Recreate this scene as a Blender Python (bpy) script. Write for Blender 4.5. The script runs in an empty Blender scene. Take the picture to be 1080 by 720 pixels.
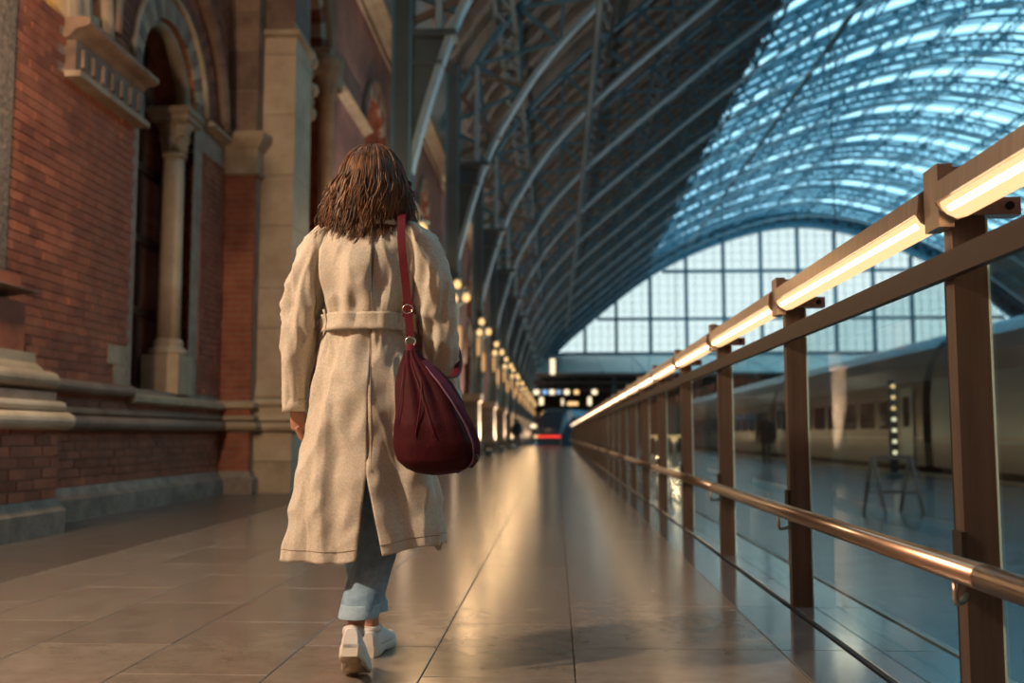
import bpy, math, random
from mathutils import Vector, Matrix, noise
random.seed(7)
PI = math.pi
sc = bpy.context.scene
COL = sc.collection

# ------------------------------------------------------------------ camera, sky, exposure
cam_d = bpy.data.cameras.new('camera'); cam = bpy.data.objects.new('camera', cam_d); COL.objects.link(cam)
cam.location = (0, 0, 0.77)
cam.rotation_euler = (math.radians(90 + 5.332), 0, math.radians(2.498))
cam_d.sensor_width = 36.0; cam_d.lens = 35.0; cam_d.clip_end = 600; cam_d.clip_start = 0.02
cam_d.dof.use_dof = True; cam_d.dof.focus_distance = 3.15; cam_d.dof.aperture_fstop = 2.2
sc.camera = cam

w = bpy.data.worlds.new('sky'); sc.world = w; w.use_nodes = True
bg = w.node_tree.nodes['Background']
bg.inputs[0].default_value = (0.70, 0.91, 1.0, 1); bg.inputs[1].default_value = 3.0

vs = sc.view_settings
vs.view_transform = 'Standard'; vs.look = 'None'; vs.gamma = 1.0; vs.use_curve_mapping = False
vs.exposure = 0.0
sc.cycles.transparent_max_bounces = 24
sc.cycles.sample_clamp_indirect = 6.0

# ------------------------------------------------------------------ materials
MATS = {}
def mat(name, col, rough=0.6, metal=0.0, col2=None, scale=6.0, bump=0.0, bscale=None, detail=4, spec=0.5,
        coat=0.0, sheen=0.0, stretch=(1, 1, 1), emit=None, estr=0.0, rvar=0.0):
    if name in MATS: return MATS[name]
    m = bpy.data.materials.new(name); m.use_nodes = True
    nt = m.node_tree; N = nt.nodes; L = nt.links
    b = N['Principled BSDF']
    b.inputs['Base Color'].default_value = (*col, 1); b.inputs['Roughness'].default_value = rough
    b.inputs['Metallic'].default_value = metal; b.inputs['Specular IOR Level'].default_value = spec
    if coat: b.inputs['Coat Weight'].default_value = coat; b.inputs['Coat Roughness'].default_value = 0.15
    if sheen: b.inputs['Sheen Weight'].default_value = sheen
    if emit: b.inputs['Emission Color'].default_value = (*emit, 1); b.inputs['Emission Strength'].default_value = estr
    if col2 or bump or rvar:
        g = N.new('ShaderNodeNewGeometry')
        mp = N.new('ShaderNodeMapping'); mp.inputs['Scale'].default_value = stretch
        L.new(g.outputs['Position'], mp.inputs['Vector'])
        n1 = N.new('ShaderNodeTexNoise'); n1.inputs['Scale'].default_value = scale; n1.inputs['Detail'].default_value = detail
        n1.inputs['Roughness'].default_value = 0.65
        L.new(mp.outputs['Vector'], n1.inputs['Vector'])
        if col2:
            r = N.new('ShaderNodeValToRGB'); r.color_ramp.elements[0].position = 0.36; r.color_ramp.elements[1].position = 0.66
            r.color_ramp.elements[0].color = (*col, 1); r.color_ramp.elements[1].color = (*col2, 1)
            L.new(n1.outputs['Fac'], r.inputs['Fac']); L.new(r.outputs['Color'], b.inputs['Base Color'])
        if rvar:
            mr = N.new('ShaderNodeMapRange'); mr.inputs['To Min'].default_value = max(0.02, rough - rvar); mr.inputs['To Max'].default_value = rough + rvar
            mr.inputs['From Min'].default_value = 0.3; mr.inputs['From Max'].default_value = 0.7
            L.new(n1.outputs['Fac'], mr.inputs['Value']); L.new(mr.outputs['Result'], b.inputs['Roughness'])
        if bump:
            n2 = N.new('ShaderNodeTexNoise'); n2.inputs['Scale'].default_value = bscale or scale * 6; n2.inputs['Detail'].default_value = 5
            L.new(mp.outputs['Vector'], n2.inputs['Vector'])
            bu = N.new('ShaderNodeBump'); bu.inputs['Strength'].default_value = bump; bu.inputs['Distance'].default_value = 0.02
            L.new(n2.outputs['Fac'], bu.inputs['Height']); L.new(bu.outputs['Normal'], b.inputs['Normal'])
    MATS[name] = m
    return m

def vary(m, amount=0.5, hue=0.0):
    """multiply the base colour by a per-object random value, so that alike pieces differ"""
    nt = m.node_tree; N = nt.nodes; L = nt.links; b = N['Principled BSDF']
    oi = N.new('ShaderNodeObjectInfo'); hs = N.new('ShaderNodeHueSaturation')
    mr = N.new('ShaderNodeMapRange'); mr.inputs['To Min'].default_value = 1 - amount; mr.inputs['To Max'].default_value = 1 + amount
    L.new(oi.outputs['Random'], mr.inputs['Value']); L.new(mr.outputs['Result'], hs.inputs['Value'])
    inp = b.inputs['Base Color']
    if inp.links:
        s = inp.links[0].from_socket; L.new(s, hs.inputs['Color'])
    else: hs.inputs['Color'].default_value = inp.default_value
    L.new(hs.outputs['Color'], inp)
    return m

def glass_mat(name, tint, gloss=0.08, rough=0.02):
    m = bpy.data.materials.new(name); m.use_nodes = True
    nt = m.node_tree; N = nt.nodes; L = nt.links
    N.remove(N['Principled BSDF']); out = N['Material Output']
    t = N.new('ShaderNodeBsdfTransparent'); t.inputs[0].default_value = (*tint, 1)
    g = N.new('ShaderNodeBsdfGlossy'); g.inputs['Roughness'].default_value = rough
    fr = N.new('ShaderNodeFresnel'); fr.inputs[0].default_value = 1.45
    mu = N.new('ShaderNodeMath'); mu.operation = 'MULTIPLY'; mu.inputs[1].default_value = gloss
    ge = N.new('ShaderNodeNewGeometry'); iv = N.new('ShaderNodeMath'); iv.operation = 'SUBTRACT'; iv.inputs[0].default_value = 1.0
    L.new(ge.outputs['Backfacing'], iv.inputs[1]); m2 = N.new('ShaderNodeMath'); m2.operation = 'MULTIPLY'; L.new(fr.outputs[0], m2.inputs[0]); L.new(iv.outputs[0], m2.inputs[1])
    L.new(m2.outputs[0], mu.inputs[0])
    mx = N.new('ShaderNodeMixShader'); L.new(mu.outputs[0], mx.inputs[0]); L.new(t.outputs[0], mx.inputs[1]); L.new(g.outputs[0], mx.inputs[2])
    L.new(mx.outputs[0], out.inputs['Surface'])
    return m

def brick_mat(name, c1, c2, mortar, scale=1.0):
    """far walls, whose bricks are too small to tell apart"""
    m = bpy.data.materials.new(name); m.use_nodes = True
    nt = m.node_tree; N = nt.nodes; L = nt.links; b = N['Principled BSDF']; b.inputs['Roughness'].default_value = 0.8
    g = N.new('ShaderNodeNewGeometry'); sx = N.new('ShaderNodeSeparateXYZ'); L.new(g.outputs['Position'], sx.inputs[0])
    ad = N.new('ShaderNodeMath'); L.new(sx.outputs[0], ad.inputs[0]); L.new(sx.outputs[1], ad.inputs[1])
    cx = N.new('ShaderNodeCombineXYZ'); L.new(ad.outputs[0], cx.inputs[0]); L.new(sx.outputs[2], cx.inputs[1])
    br = N.new('ShaderNodeTexBrick'); br.inputs['Color1'].default_value = (*c1, 1); br.inputs['Color2'].default_value = (*c2, 1)
    br.inputs['Mortar'].default_value = (*mortar, 1); br.inputs['Scale'].default_value = scale
    br.inputs['Brick Width'].default_value = 0.235; br.inputs['Row Height'].default_value = 0.083; br.inputs['Mortar Size'].default_value = 0.008
    L.new(cx.outputs[0], br.inputs['Vector'])
    n = N.new('ShaderNodeTexNoise'); n.inputs['Scale'].default_value = 0.9; n.inputs['Detail'].default_value = 5
    L.new(g.outputs['Position'], n.inputs['Vector'])
    mr = N.new('ShaderNodeMapRange'); mr.inputs['From Min'].default_value = 0.3; mr.inputs['From Max'].default_value = 0.7
    mr.inputs['To Min'].default_value = 0.65; mr.inputs['To Max'].default_value = 1.25; L.new(n.outputs['Fac'], mr.inputs['Value'])
    hs = N.new('ShaderNodeHueSaturation'); L.new(br.outputs['Color'], hs.inputs['Color']); L.new(mr.outputs['Result'], hs.inputs['Value'])
    L.new(hs.outputs['Color'], b.inputs['Base Color'])
    return m

def emis(name, col, strength):
    m = bpy.data.materials.new(name); m.use_nodes = True
    N = m.node_tree.nodes; N.remove(N['Principled BSDF'])
    e = N.new('ShaderNodeEmission'); e.inputs[0].default_value = (*col, 1); e.inputs[1].default_value = strength
    m.node_tree.links.new(e.outputs[0], N['Material Output'].inputs['Surface'])
    return m

WARM = (1.0, 0.62, 0.30); UPW = 1500
M_brick = vary(mat('brick', (0.235, 0.060, 0.028), 0.8, col2=(0.36, 0.110, 0.052), scale=3.2, bump=0.25, bscale=60), 0.35)
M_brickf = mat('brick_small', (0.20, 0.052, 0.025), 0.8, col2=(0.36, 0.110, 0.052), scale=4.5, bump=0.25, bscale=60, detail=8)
M_mortar = mat('mortar', (0.36, 0.26, 0.195), 0.9, col2=(0.25, 0.165, 0.12), scale=5)
M_brickwall = brick_mat('brickwork_far', (0.36, 0.12, 0.075), (0.46, 0.175, 0.115), (0.28, 0.17, 0.13))
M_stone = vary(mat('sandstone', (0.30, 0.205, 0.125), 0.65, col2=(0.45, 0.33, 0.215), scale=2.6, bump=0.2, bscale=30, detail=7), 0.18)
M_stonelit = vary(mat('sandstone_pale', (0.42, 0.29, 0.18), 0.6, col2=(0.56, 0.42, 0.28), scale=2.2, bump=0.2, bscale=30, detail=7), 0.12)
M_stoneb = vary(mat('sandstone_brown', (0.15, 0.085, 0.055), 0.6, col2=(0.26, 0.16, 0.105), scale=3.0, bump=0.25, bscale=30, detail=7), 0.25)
M_stonegrey = vary(mat('plinth_stone', (0.13, 0.098, 0.074), 0.6, col2=(0.26, 0.20, 0.155), scale=5.0, bump=0.3, bscale=24, detail=8), 0.15)
M_tile = vary(mat('floor_stone', (0.185, 0.145, 0.112), 0.20, col2=(0.245, 0.195, 0.155), scale=7.0, bump=0.0015, bscale=6, spec=0.6, rvar=0.012, detail=6), 0.10)
M_tilef = mat('floor_stone_far', (0.185, 0.145, 0.112), 0.20, col2=(0.245, 0.195, 0.155), scale=7.0, bump=0.0015, bscale=6, spec=0.6, rvar=0.012)
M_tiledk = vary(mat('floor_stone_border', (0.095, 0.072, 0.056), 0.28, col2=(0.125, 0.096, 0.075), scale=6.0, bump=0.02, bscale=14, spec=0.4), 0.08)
M_tilebl = vary(mat('floor_stone_grey', (0.10, 0.105, 0.105), 0.12, col2=(0.14, 0.14, 0.135), scale=7.0, bump=0.0015, bscale=6, spec=0.9), 0.08)
M_grout = mat('grout', (0.075, 0.056, 0.044), 0.8)
M_blue = mat('blue_ironwork', (0.085, 0.200, 0.270), 0.45, col2=(0.12, 0.26, 0.335), scale=1.2)
M_bluelt = mat('pale_blue_ironwork', (0.30, 0.43, 0.50), 0.35, col2=(0.40, 0.53, 0.59), scale=1.5)
M_iron = mat('dark_ironwork', (0.075, 0.105, 0.12), 0.5, col2=(0.11, 0.145, 0.16), scale=1.2)
M_board = mat('roof_board', (0.12, 0.11, 0.10), 0.8, col2=(0.24, 0.19, 0.145), scale=1.0, stretch=(1, 0.12, 1), detail=6)
M_steel = mat('brushed_steel', (0.44, 0.345, 0.27), 0.32, 0.85, col2=(0.54, 0.43, 0.345), scale=40, stretch=(1, 1, 0.05))
M_steelpost = mat('bronze_post', (0.15, 0.105, 0.078), 0.45, 0.75, col2=(0.20, 0.145, 0.11), scale=30, stretch=(1, 1, 0.05))
M_bar = mat('dark_bronze_bar', (0.045, 0.031, 0.024), 0.45, 0.4)
M_rail = mat('handrail_steel', (0.40, 0.29, 0.21), 0.28, 0.95)
M_black = mat('black_rubber', (0.008, 0.008, 0.009), 0.6)
M_glass = glass_mat('clear_glass', (0.80, 0.89, 0.90), 1.0, 0.0)
M_glassedge = mat('glass_edge', (0.55, 0.75, 0.68), 0.2, spec=0.8)
M_pane = glass_mat('roof_pane', (0.325, 0.55, 0.635), 0.2, 0.1)
M_pane2 = glass_mat('roof_pane_dusty', (0.27, 0.49, 0.58), 0.2, 0.1)
M_gpane = glass_mat('screen_pane', (0.60, 0.59, 0.565), 0.1, 0.1)
M_tube = emis('light_tube', (1.0, 0.57, 0.27), 1.5)
M_tube2 = emis('light_tube_core', (1.0, 0.78, 0.50), 10.0)
M_bulb = emis('lamp_glass', (1.0, 0.60, 0.24), 1.5)
M_bulbw = emis('lamp_glass_white', (1.0, 0.80, 0.50), 1.6)
M_bulbr = emis('red_tail_lamp', (1.0, 0.05, 0.03), 1.6)
M_wood = mat('dark_wood', (0.055, 0.022, 0.012), 0.45, col2=(0.10, 0.042, 0.02), scale=8, stretch=(1, 1, 0.2))
M_dkglass = mat('dark_window_glass', (0.02, 0.028, 0.034), 0.08, spec=0.9)
M_gold = emis('lit_window_glass', (1.0, 0.55, 0.16), 1.6)

# ------------------------------------------------------------------ mesh helpers
class MB:
    def __init__(s): s.v = []; s.f = []
    def add(s, vs, fs):
        o = len(s.v); s.v += [tuple(v) for v in vs]; s.f += [tuple(i + o for i in f) for f in fs]; return s
    def box(s, x0, x1, y0, y1, z0, z1):
        return s.add([(x0, y0, z0), (x1, y0, z0), (x1, y1, z0), (x0, y1, z0), (x0, y0, z1), (x1, y0, z1), (x1, y1, z1), (x0, y1, z1)],
                     [(3, 2, 1, 0), (4, 5, 6, 7), (0, 1, 5, 4), (1, 2, 6, 5), (2, 3, 7, 6), (3, 0, 4, 7)])
    def bar(s, a, b, wd, ht=None, up=(0, 0, 1)):
        a = Vector(a); b = Vector(b); d = (b - a)
        if d.length < 1e-6: return s
        d.normalize(); u = Vector(up)
        if abs(d.dot(u)) > 0.99: u = Vector((0, 1, 0)) if abs(d.y) < 0.9 else Vector((1, 0, 0))
        r = d.cross(u).normalized() * wd / 2; u = r.cross(d).normalized() * (ht or wd) / 2
        vs = [p + q for p in (a, b) for q in (-r - u, r - u, r + u, -r + u)]
        return s.add(vs, [(0, 1, 2, 3), (7, 6, 5, 4), (0, 4, 5, 1), (1, 5, 6, 2), (2, 6, 7, 3), (3, 7, 4, 0)])
    def loft(s, rings, cap=True, closed=True):
        n = len(rings[0]); vs = [p for r in rings for p in r]; fs = []
        m = n if closed else n - 1
        for i in range(len(rings) - 1):
            for j in range(m):
                k = (j + 1) % n
                fs.append((i * n + j, i * n + k, (i + 1) * n + k, (i + 1) * n + j))
        if cap and closed: fs.append(tuple(range(n - 1, -1, -1))); fs.append(tuple(range((len(rings) - 1) * n, len(rings) * n)))
        return s.add(vs, fs)
    def tube(s, pts, r, seg=8, cap=True):
        pts = [Vector(p) for p in pts]; rings = []
        pu = None
        for i, p in enumerate(pts):
            d = (pts[min(i + 1, len(pts) - 1)] - pts[max(i - 1, 0)]).normalized()
            if pu is None: pu = Vector((0, 0, 1)) if abs(d.z) < 0.9 else Vector((0, 1, 0))
            x = d.cross(pu).normalized(); pu = x.cross(d).normalized()
            rr = r[i] if isinstance(r, (list, tuple)) else r
            rings.append([p + (x * math.cos(2 * PI * k / seg) + pu * math.sin(2 * PI * k / seg)) * rr for k in range(seg)])
        return s.loft(rings, cap)
    def lathe(s, prof, c=(0, 0, 0), seg=20):
        rings = [[(c[0] + r * math.cos(2 * PI * k / seg), c[1] + r * math.sin(2 * PI * k / seg), c[2] + z) for k in range(seg)] for r, z in prof]
        return s.loft(rings)
    def prism(s, poly, axis, a, b):
        """extrude a 2D polygon along an axis; the polygon is given in the two other axes, in order"""
        def P(u, v, t): return {'x': (t, u, v), 'y': (u, t, v), 'z': (u, v, t)}[axis]
        n = len(poly)
        vs = [P(u, v, a) for u, v in poly] + [P(u, v, b) for u, v in poly]
        fs = [tuple(range(n)), tuple(range(2 * n - 1, n - 1, -1))] + [(i, i + n, (i + 1) % n + n, (i + 1) % n) for i in range(n)]
        return s.add(vs, fs)
    def mesh(s, name, m=None, smooth=False, weld=False):
        me = bpy.data.meshes.new(name); me.from_pydata(s.v, [], s.f); me.validate()
        import bmesh
        bm = bmesh.new(); bm.from_mesh(me)
        if weld: bmesh.ops.remove_doubles(bm, verts=bm.verts, dist=2e-5)
        bmesh.ops.recalc_face_normals(bm, faces=bm.faces); bm.to_mesh(me); bm.free()
        if m: me.materials.append(m)
        if smooth:
            for p in me.polygons: p.use_smooth = len(p.vertices) <= 4
        return me
    def build(s, name, m, parent=None, smooth=False, label=None):
        o = bpy.data.objects.new(name, s.mesh(name, m, smooth)); COL.objects.link(o)
        if parent: o.parent = parent
        if label: o['label'] = label
        return o

def obj(name, me, parent=None, loc=(0, 0, 0), scale=None, rot=None):
    o = bpy.data.objects.new(name, me); COL.objects.link(o); o.location = loc
    if scale: o.scale = scale
    if rot: o.rotation_euler = rot
    if parent: o.parent = parent
    return o
def empty(name, loc=(0, 0, 0), rz=0):
    o = bpy.data.objects.new(name, None); COL.objects.link(o); o.location = loc; o.rotation_euler[2] = rz; o.empty_display_size = 0.2
    return o
def tag(o, label=None, cat=None, group=None, kind=None):
    if label: o['label'] = label
    if cat: o['category'] = cat
    if group: o['group'] = group
    if kind: o['kind'] = kind
    return o
KIDS = {}
def copy_tree(o, parent=None):
    c = o.copy(); COL.objects.link(c)
    if parent: c.parent = parent
    for ch in list(o.children): copy_tree(ch, c)
    return c
ORD = ['first', 'second', 'third', 'fourth', 'fifth', 'sixth', 'seventh', 'eighth', 'ninth', 'tenth', 'eleventh', 'twelfth', 'thirteenth', 'fourteenth', 'fifteenth',
       'sixteenth', 'seventeenth', 'eighteenth', 'nineteenth', 'twentieth']
def structure(name, label=None, cat=None):
    o = empty(name); tag(o, label, cat, kind='structure'); return o

# rough visibility of a point in the picture, to choose which alike pieces become objects of their own
_yaw, _pit = math.radians(2.498), math.radians(5.332)
_F = Vector((-math.sin(_yaw) * math.cos(_pit), math.cos(_yaw) * math.cos(_pit), math.sin(_pit)))
_R = Vector((math.cos(_yaw), math.sin(_yaw), 0)); _U = _R.cross(_F)
def inview(p, margin=30):
    v = Vector(p) - Vector((0, 0, 0.77)); d = v.dot(_F)
    if d < 0.3: return False
    return -margin < 540 + 1050 * v.dot(_R) / d < 1080 + margin and -margin < 360 - 1050 * v.dot(_U) / d < 720 + margin

# ------------------------------------------------------------------ roof profile (arch of the shed, seen along Y)
XC = 32.5
half = [(-3.0, 2.2), (-2.9, 3.4), (-2.75, 4.9), (-2.4, 6.5), (-1.78, 8.45), (-1.03, 9.85), (-0.08, 11.25), (1.4, 12.85), (3.0, 14.3), (5.1, 16.05),
        (8.6, 18.9), (12.8, 21.9), (17.4, 24.4), (22.4, 26.4), (27.5, 27.85), (32.5, 28.4)]
ctrl = half + [(2 * XC - x, z) for x, z in half[-2::-1]]
def catmull(P, n):
    out = []
    for i in range(len(P) - 1):
        p0 = P[max(i - 1, 0)]; p1 = P[i]; p2 = P[i + 1]; p3 = P[min(i + 2, len(P) - 1)]
        for k in range(n):
            t = k / n
            out.append(tuple(0.5 * (2 * p1[j] + (p2[j] - p0[j]) * t + (2 * p0[j] - 5 * p1[j] + 4 * p2[j] - p3[j]) * t * t + (3 * p1[j] - p0[j] - 3 * p2[j] + p3[j]) * t ** 3) for j in range(len(p1))))
    out.append(P[-1]); return out
def resample(P, step):
    out = [P[0]]; acc = 0; L = 0
    for a, b in zip(P, P[1:]):
        d = math.dist(a, b); L += d
        while acc + step <= L:
            acc += step; t = 1 - (L - acc) / d
            out.append((a[0] + (b[0] - a[0]) * t, a[1] + (b[1] - a[1]) * t))
    return out
ARC = resample(catmull(ctrl, 12), 0.6)
def normals(P):
    ns = []
    for i in range(len(P)):
        a = P[max(0, i - 1)]; b = P[min(len(P) - 1, i + 1)]
        dx, dz = b[0] - a[0], b[1] - a[1]; l = math.hypot(dx, dz); ns.append((-dz / l, dx / l))
    return ns
NRM = normals(ARC)
def off(i, d): return (ARC[i][0] + NRM[i][0] * d, ARC[i][1] + NRM[i][1] * d)
RIB_Y = [18 + 9 * k for k in range(13)]
Y_END = 134.0
NA = len(ARC)
GL0 = next(i for i in range(NA) if ARC[i][0] > 13.2)      # the glazing starts here and ends at its mirror
GL1 = NA - 1 - GL0
SK0 = next(i for i in range(NA) if off(i, 2.1)[1] > 10.3 and i > 3)
SK1 = NA - 1 - SK0

# ================================================================== FLOOR
floor = structure('floor', 'polished tan stone floor of the station concourse', 'floor')
MB().box(-4.6, 1.42, -8, 68, -1.2, -0.012).build('floor_bed', M_grout, floor)
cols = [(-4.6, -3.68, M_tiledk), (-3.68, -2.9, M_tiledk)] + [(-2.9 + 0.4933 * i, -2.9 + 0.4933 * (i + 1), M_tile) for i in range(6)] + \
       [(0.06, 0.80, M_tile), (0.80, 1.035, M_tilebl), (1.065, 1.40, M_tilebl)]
tiles = []
for ci, (x0, x1, m) in enumerate(cols):
    ln = 0.9; sh = 0.0 if ci >= 8 else (0.45 if ci % 2 else 0.0)
    y = -8 + sh
    while y < 67.9:
        tiles.append((x0, x1, y, min(y + ln, 68), m)); y += ln
def dist(p): return (Vector(p) - Vector((0, 0, 0.77))).length
tiles.sort(key=lambda t: (not inview(((t[0] + t[1]) / 2, (t[2] + t[3]) / 2, 0), 120), dist(((t[0] + t[1]) / 2, (t[2] + t[3]) / 2, 0))))
G = 0.0016
tm = {}
for x0, x1, y0, y1, m in tiles[:300]:
    k = (round(x1 - x0, 3), round(y1 - y0, 3), m.name)
    if k not in tm:
        a, b = (x1 - x0) / 2 - G, (y1 - y0) / 2 - G
        tm[k] = MB().loft([[(-a, -b, -0.02), (a, -b, -0.02), (a, b, -0.02), (-a, b, -0.02)], [(-a, -b, -0.002), (a, -b, -0.002), (a, b, -0.002), (-a, b, -0.002)],
                           [(-a + .002, -b + .002, 0), (a - .002, -b + .002, 0), (a - .002, b - .002, 0), (-a + .002, b - .002, 0)]]).mesh('tile', m)
    obj('tile', tm[k], floor, ((x0 + x1) / 2, (y0 + y1) / 2, random.uniform(-0.0006, 0)), rot=(random.uniform(-.0006, .0006), random.uniform(-.0006, .0006), 0))
for m, nm in ((M_tile, 'far_tiles'), (M_tiledk, 'far_border_tiles'), (M_tilebl, 'far_edge_tiles')):
    mb = MB()
    for x0, x1, y0, y1, mm in tiles[300:]:
        if mm is m: mb.box(x0 + G, x1 - G, y0 + G, y1 - G, -0.012, 0)
    tag(mb.build(nm, M_tilef if m is M_tile else m, floor), kind='stuff')
MB().box(1.040, 1.060, -8, 68, -0.02, 0.004).build('floor_slot', M_black, floor)
MB().box(1.395, 1.425, -8, 68, -0.05, 0.006).build('edge_nosing', M_steel, floor)

plat = structure('floor_platform', 'grey platform floor beyond the glass balustrade', 'platform')
M_plat = mat('platform_asphalt', (0.085, 0.095, 0.10), 0.22, col2=(0.12, 0.13, 0.135), scale=3, spec=0.8, rvar=0.05)
MB().box(1.43, 9.9, -8, 134, -1.2, -0.25).build('platform_slab', M_plat, plat)
MB().box(9.35, 9.5, -8, 134, -0.25, -0.245).build('yellow_line', mat('yellow_paint', (0.75, 0.36, 0.04), 0.5), plat)
MB().box(9.75, 9.9, -8, 134, -0.25, -0.244).build('white_line', mat('white_paint', (0.6, 0.6, 0.58), 0.5), plat)
MB().box(14.3, 66, -8, 134, -1.2, -0.25).build('far_platform_slab', M_plat, plat)
g = MB().box(-6, 70, -8, 136, -1.5, -1.22).build('floor_trackbed', mat('ballast', (0.05, 0.045, 0.04), 0.95, col2=(0.10, 0.09, 0.08), scale=14), None)
tag(g, 'dark track bed under the trains at the far end', 'track bed', kind='structure')

# ================================================================== LEFT WALL, near bay
wl = structure('wall_left', 'ornate red brick station wall with stone mouldings and arches', 'wall')
XF = -4.40
bricks = []      # (centre, size, axis of the face)  collected, then shared out to parts and a field
def lay(plane, fixed, u0, u1, z0, z1, inside=None, bw=0.225, bh=0.073, gap=0.010, depth=0.05):
    """plane 'x': face looks to +X at X=fixed, bricks run along Y. plane 'y': face looks to -Y at Y=fixed, bricks run along X"""
    z = z0; row = 0
    while z + 0.03 < z1:
        h = min(bh, z1 - z); u = u0 - (0.5 * (bw + gap) if row % 2 else 0)
        while u < u1:
            a, b = max(u, u0), min(u + bw, u1)
            if b - a > 0.03 and (inside is None or inside((a + b) / 2, z + h / 2)):
                j = random.uniform(-0.004, 0.003)
                if plane == 'x': bricks.append(((fixed - depth / 2 + j, (a + b) / 2, z + h / 2), (depth, b - a, h)))
                else: bricks.append((((a + b) / 2, fixed + depth / 2 - j, z + h / 2), (b - a, depth, h)))
            u += bw + gap
        z += bh + gap; row += 1

def arch_panel(mb, x, y0, y1, z0, z1, yc, r, zs, zsp, n=24):
    """a wall face in the plane X=x with an arched opening"""
    arc = [(yc - r * math.cos(PI * k / n), zsp + r * math.sin(PI * k / n)) for k in range(n + 1)]
    h = n // 2
    L = [(y0, zs), (yc - r, zs)] + arc[:h + 1] + [(yc, z1), (y0, z1)]
    Rr = [(yc + r, zs), (y1, zs), (y1, z1), (yc, z1)] + arc[h:]
    for P in (L, Rr): mb.add([(x, u, v) for u, v in P], [tuple(range(len(P)))])
    if zs > z0: mb.add([(x, y0, z0), (x, y1, z0), (x, y1, zs), (x, y0, zs)], [(0, 1, 2, 3)])
def arch_reveal(mb, x0, x1, yc, r, zs, zsp, n=24, sill=True):
    P = [(yc - r, zs)] + [(yc - r * math.cos(PI * k / n), zsp + r * math.sin(PI * k / n)) for k in range(n + 1)] + [(yc + r, zs)]
    mb.loft([[(x0, u, v) for u, v in P], [(x1, u, v) for u, v in P]], cap=False, closed=False)
    if sill: mb.add([(x0, yc - r, zs), (x1, yc - r, zs), (x1, yc + r, zs), (x0, yc + r, zs)], [(0, 1, 2, 3)])
def voussoirs(parent, x0, x1, yc, zsp, r0, r1, n, mats, name='voussoir', a0=0.0, a1=PI, gap=0.006):
    """a ring of wedge stones between x0 (back) and x1 (face)"""
    for k in range(n):
        t0 = a0 + (a1 - a0) * k / n + gap / r1; t1 = a0 + (a1 - a0) * (k + 1) / n - gap / r1
        P = [(yc - r * math.cos(t), zsp + r * math.sin(t)) for r, t in ((r0, t0), (r1, t0), (r1, (t0 + t1) / 2), (r1, t1), (r0, t1), (r0, (t0 + t1) / 2))]
        MB().prism(P, 'x', x0, x1).build(name, mats[k % len(mats)], parent)
def ring_sweep(mb, prof, yc, zsp, a0=0, a1=PI, n=24):
    """sweep a profile (x, radius) round an arch"""
    mb.loft([[(x, yc - r * math.cos(a0 + (a1 - a0) * k / n), zsp + r * math.sin(a0 + (a1 - a0) * k / n)) for x, r in prof] for k in range(n + 1)])
def mould_y(prof, y0, y1, m, parent, name='moulding', seglen=1.5, ret=0):
    """a horizontal moulding along Y in stone lengths; profile of (x, z)"""
    n = max(1, round((y1 - y0) / seglen))
    for k in range(n):
        a = y0 + (y1 - y0) * k / n; b = y0 + (y1 - y0) * (k + 1) / n - (0.006 if k < n - 1 else 0)
        MB().prism(prof, 'y', a, b).build(name, m, parent)
def torus_prof(xb, xo, z0, z1, n=8):
    zc = (z0 + z1) / 2; rz = (z1 - z0) / 2; rx = min(rz * 1.1, xo - xb)
    return [(xb, z0)] + [(xo - rx + rx * math.cos(-PI / 2 + PI * k / n), zc + rz * math.sin(-PI / 2 + PI * k / n)) for k in range(n + 1)] + [(xb, z1)]
def cornice_prof(xb, xo, z0, z1):
    h = z1 - z0; d = xo - xb
    return [(xb, z0), (xb + .30 * d, z0), (xb + .30 * d, z0 + .1 * h), (xb + .22 * d, z0 + .16 * h), (xb + .22 * d, z0 + .62 * h), (xb + .45 * d, z0 + .68 * h), (xb + .62 * d, z0 + .80 * h),
            (xb + .9 * d, z0 + .84 * h), (xo, z0 + .88 * h), (xo, z0 + .96 * h), (xb + .9 * d, z1), (xb, z1)]

AB = (10.95, 4.70)     # centre of the window arch
AA = (7.50, 4.48)      # centre of the lunette arch further left
def in_upper(y, z):
    if y > 10.0 and z < AB[1]: return False
    if math.hypot(y - AB[0], z - AB[1]) < 1.70 and z > AB[1] - 0.02: return False
    if math.hypot(y - AA[0], z - AA[1]) < 1.85 and z > AA[1] - 0.01: return False
    if z > 3.98 and z < 4.52 and 8.5 < y < 10.05: return False
    return True
# mortar backing
mb = MB()
mb.box(-4.9, XF - 0.02, -8, 12.9, 0, 1.25)
arch_panel(mb, XF - 0.012, 9.4, 12.9, 1.25, 9.0, AB[0] + 0.0, 0.80, 1.25, AB[1])
mb2 = MB(); arch_panel(mb2, XF - 0.012, -8 + 13.65, 9.4, 1.25, 9.0, AA[0], 1.12, AA[1] - 0.02, AA[1])
mb2.build('mortar_backing', M_mortar, wl); mb.build('mortar_backing', M_mortar, wl)
MB().box(-4.9, XF - 0.012, -8, 5.65, 1.25, 9.0).build('mortar_backing', M_brickwall, wl)
lay('x', XF, 5.7, 12.9, 0.30, 0.80)
lay('x', XF, 5.7, 12.9, 1.02, 1.14)
lay('x', XF, 5.7, 12.9, 1.27, 7.6, inside=lambda y, z: in_upper(y, z))
lay('x', XF, 12.05, 12.9, 1.27, 4.3)
# brick jambs of the window recess
lay('y', 12.05, -4.9, XF - 0.05, 1.27, 4.6)
# stone quoins at the edge of the brick mass beside the window
MB().box(-5.0, XF - 0.004, 9.93, 10.005, 1.27, 3.98).build('jamb_lining', M_brickf, wl)
for k in range(2):
    MB().box(XF - 0.10, XF + 0.006, 9.72 - 0.14 * (k % 2), 10.0, 1.27 + 0.2 * k, 1.46 + 0.2 * k).build('quoin', M_stone, wl)
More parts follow.
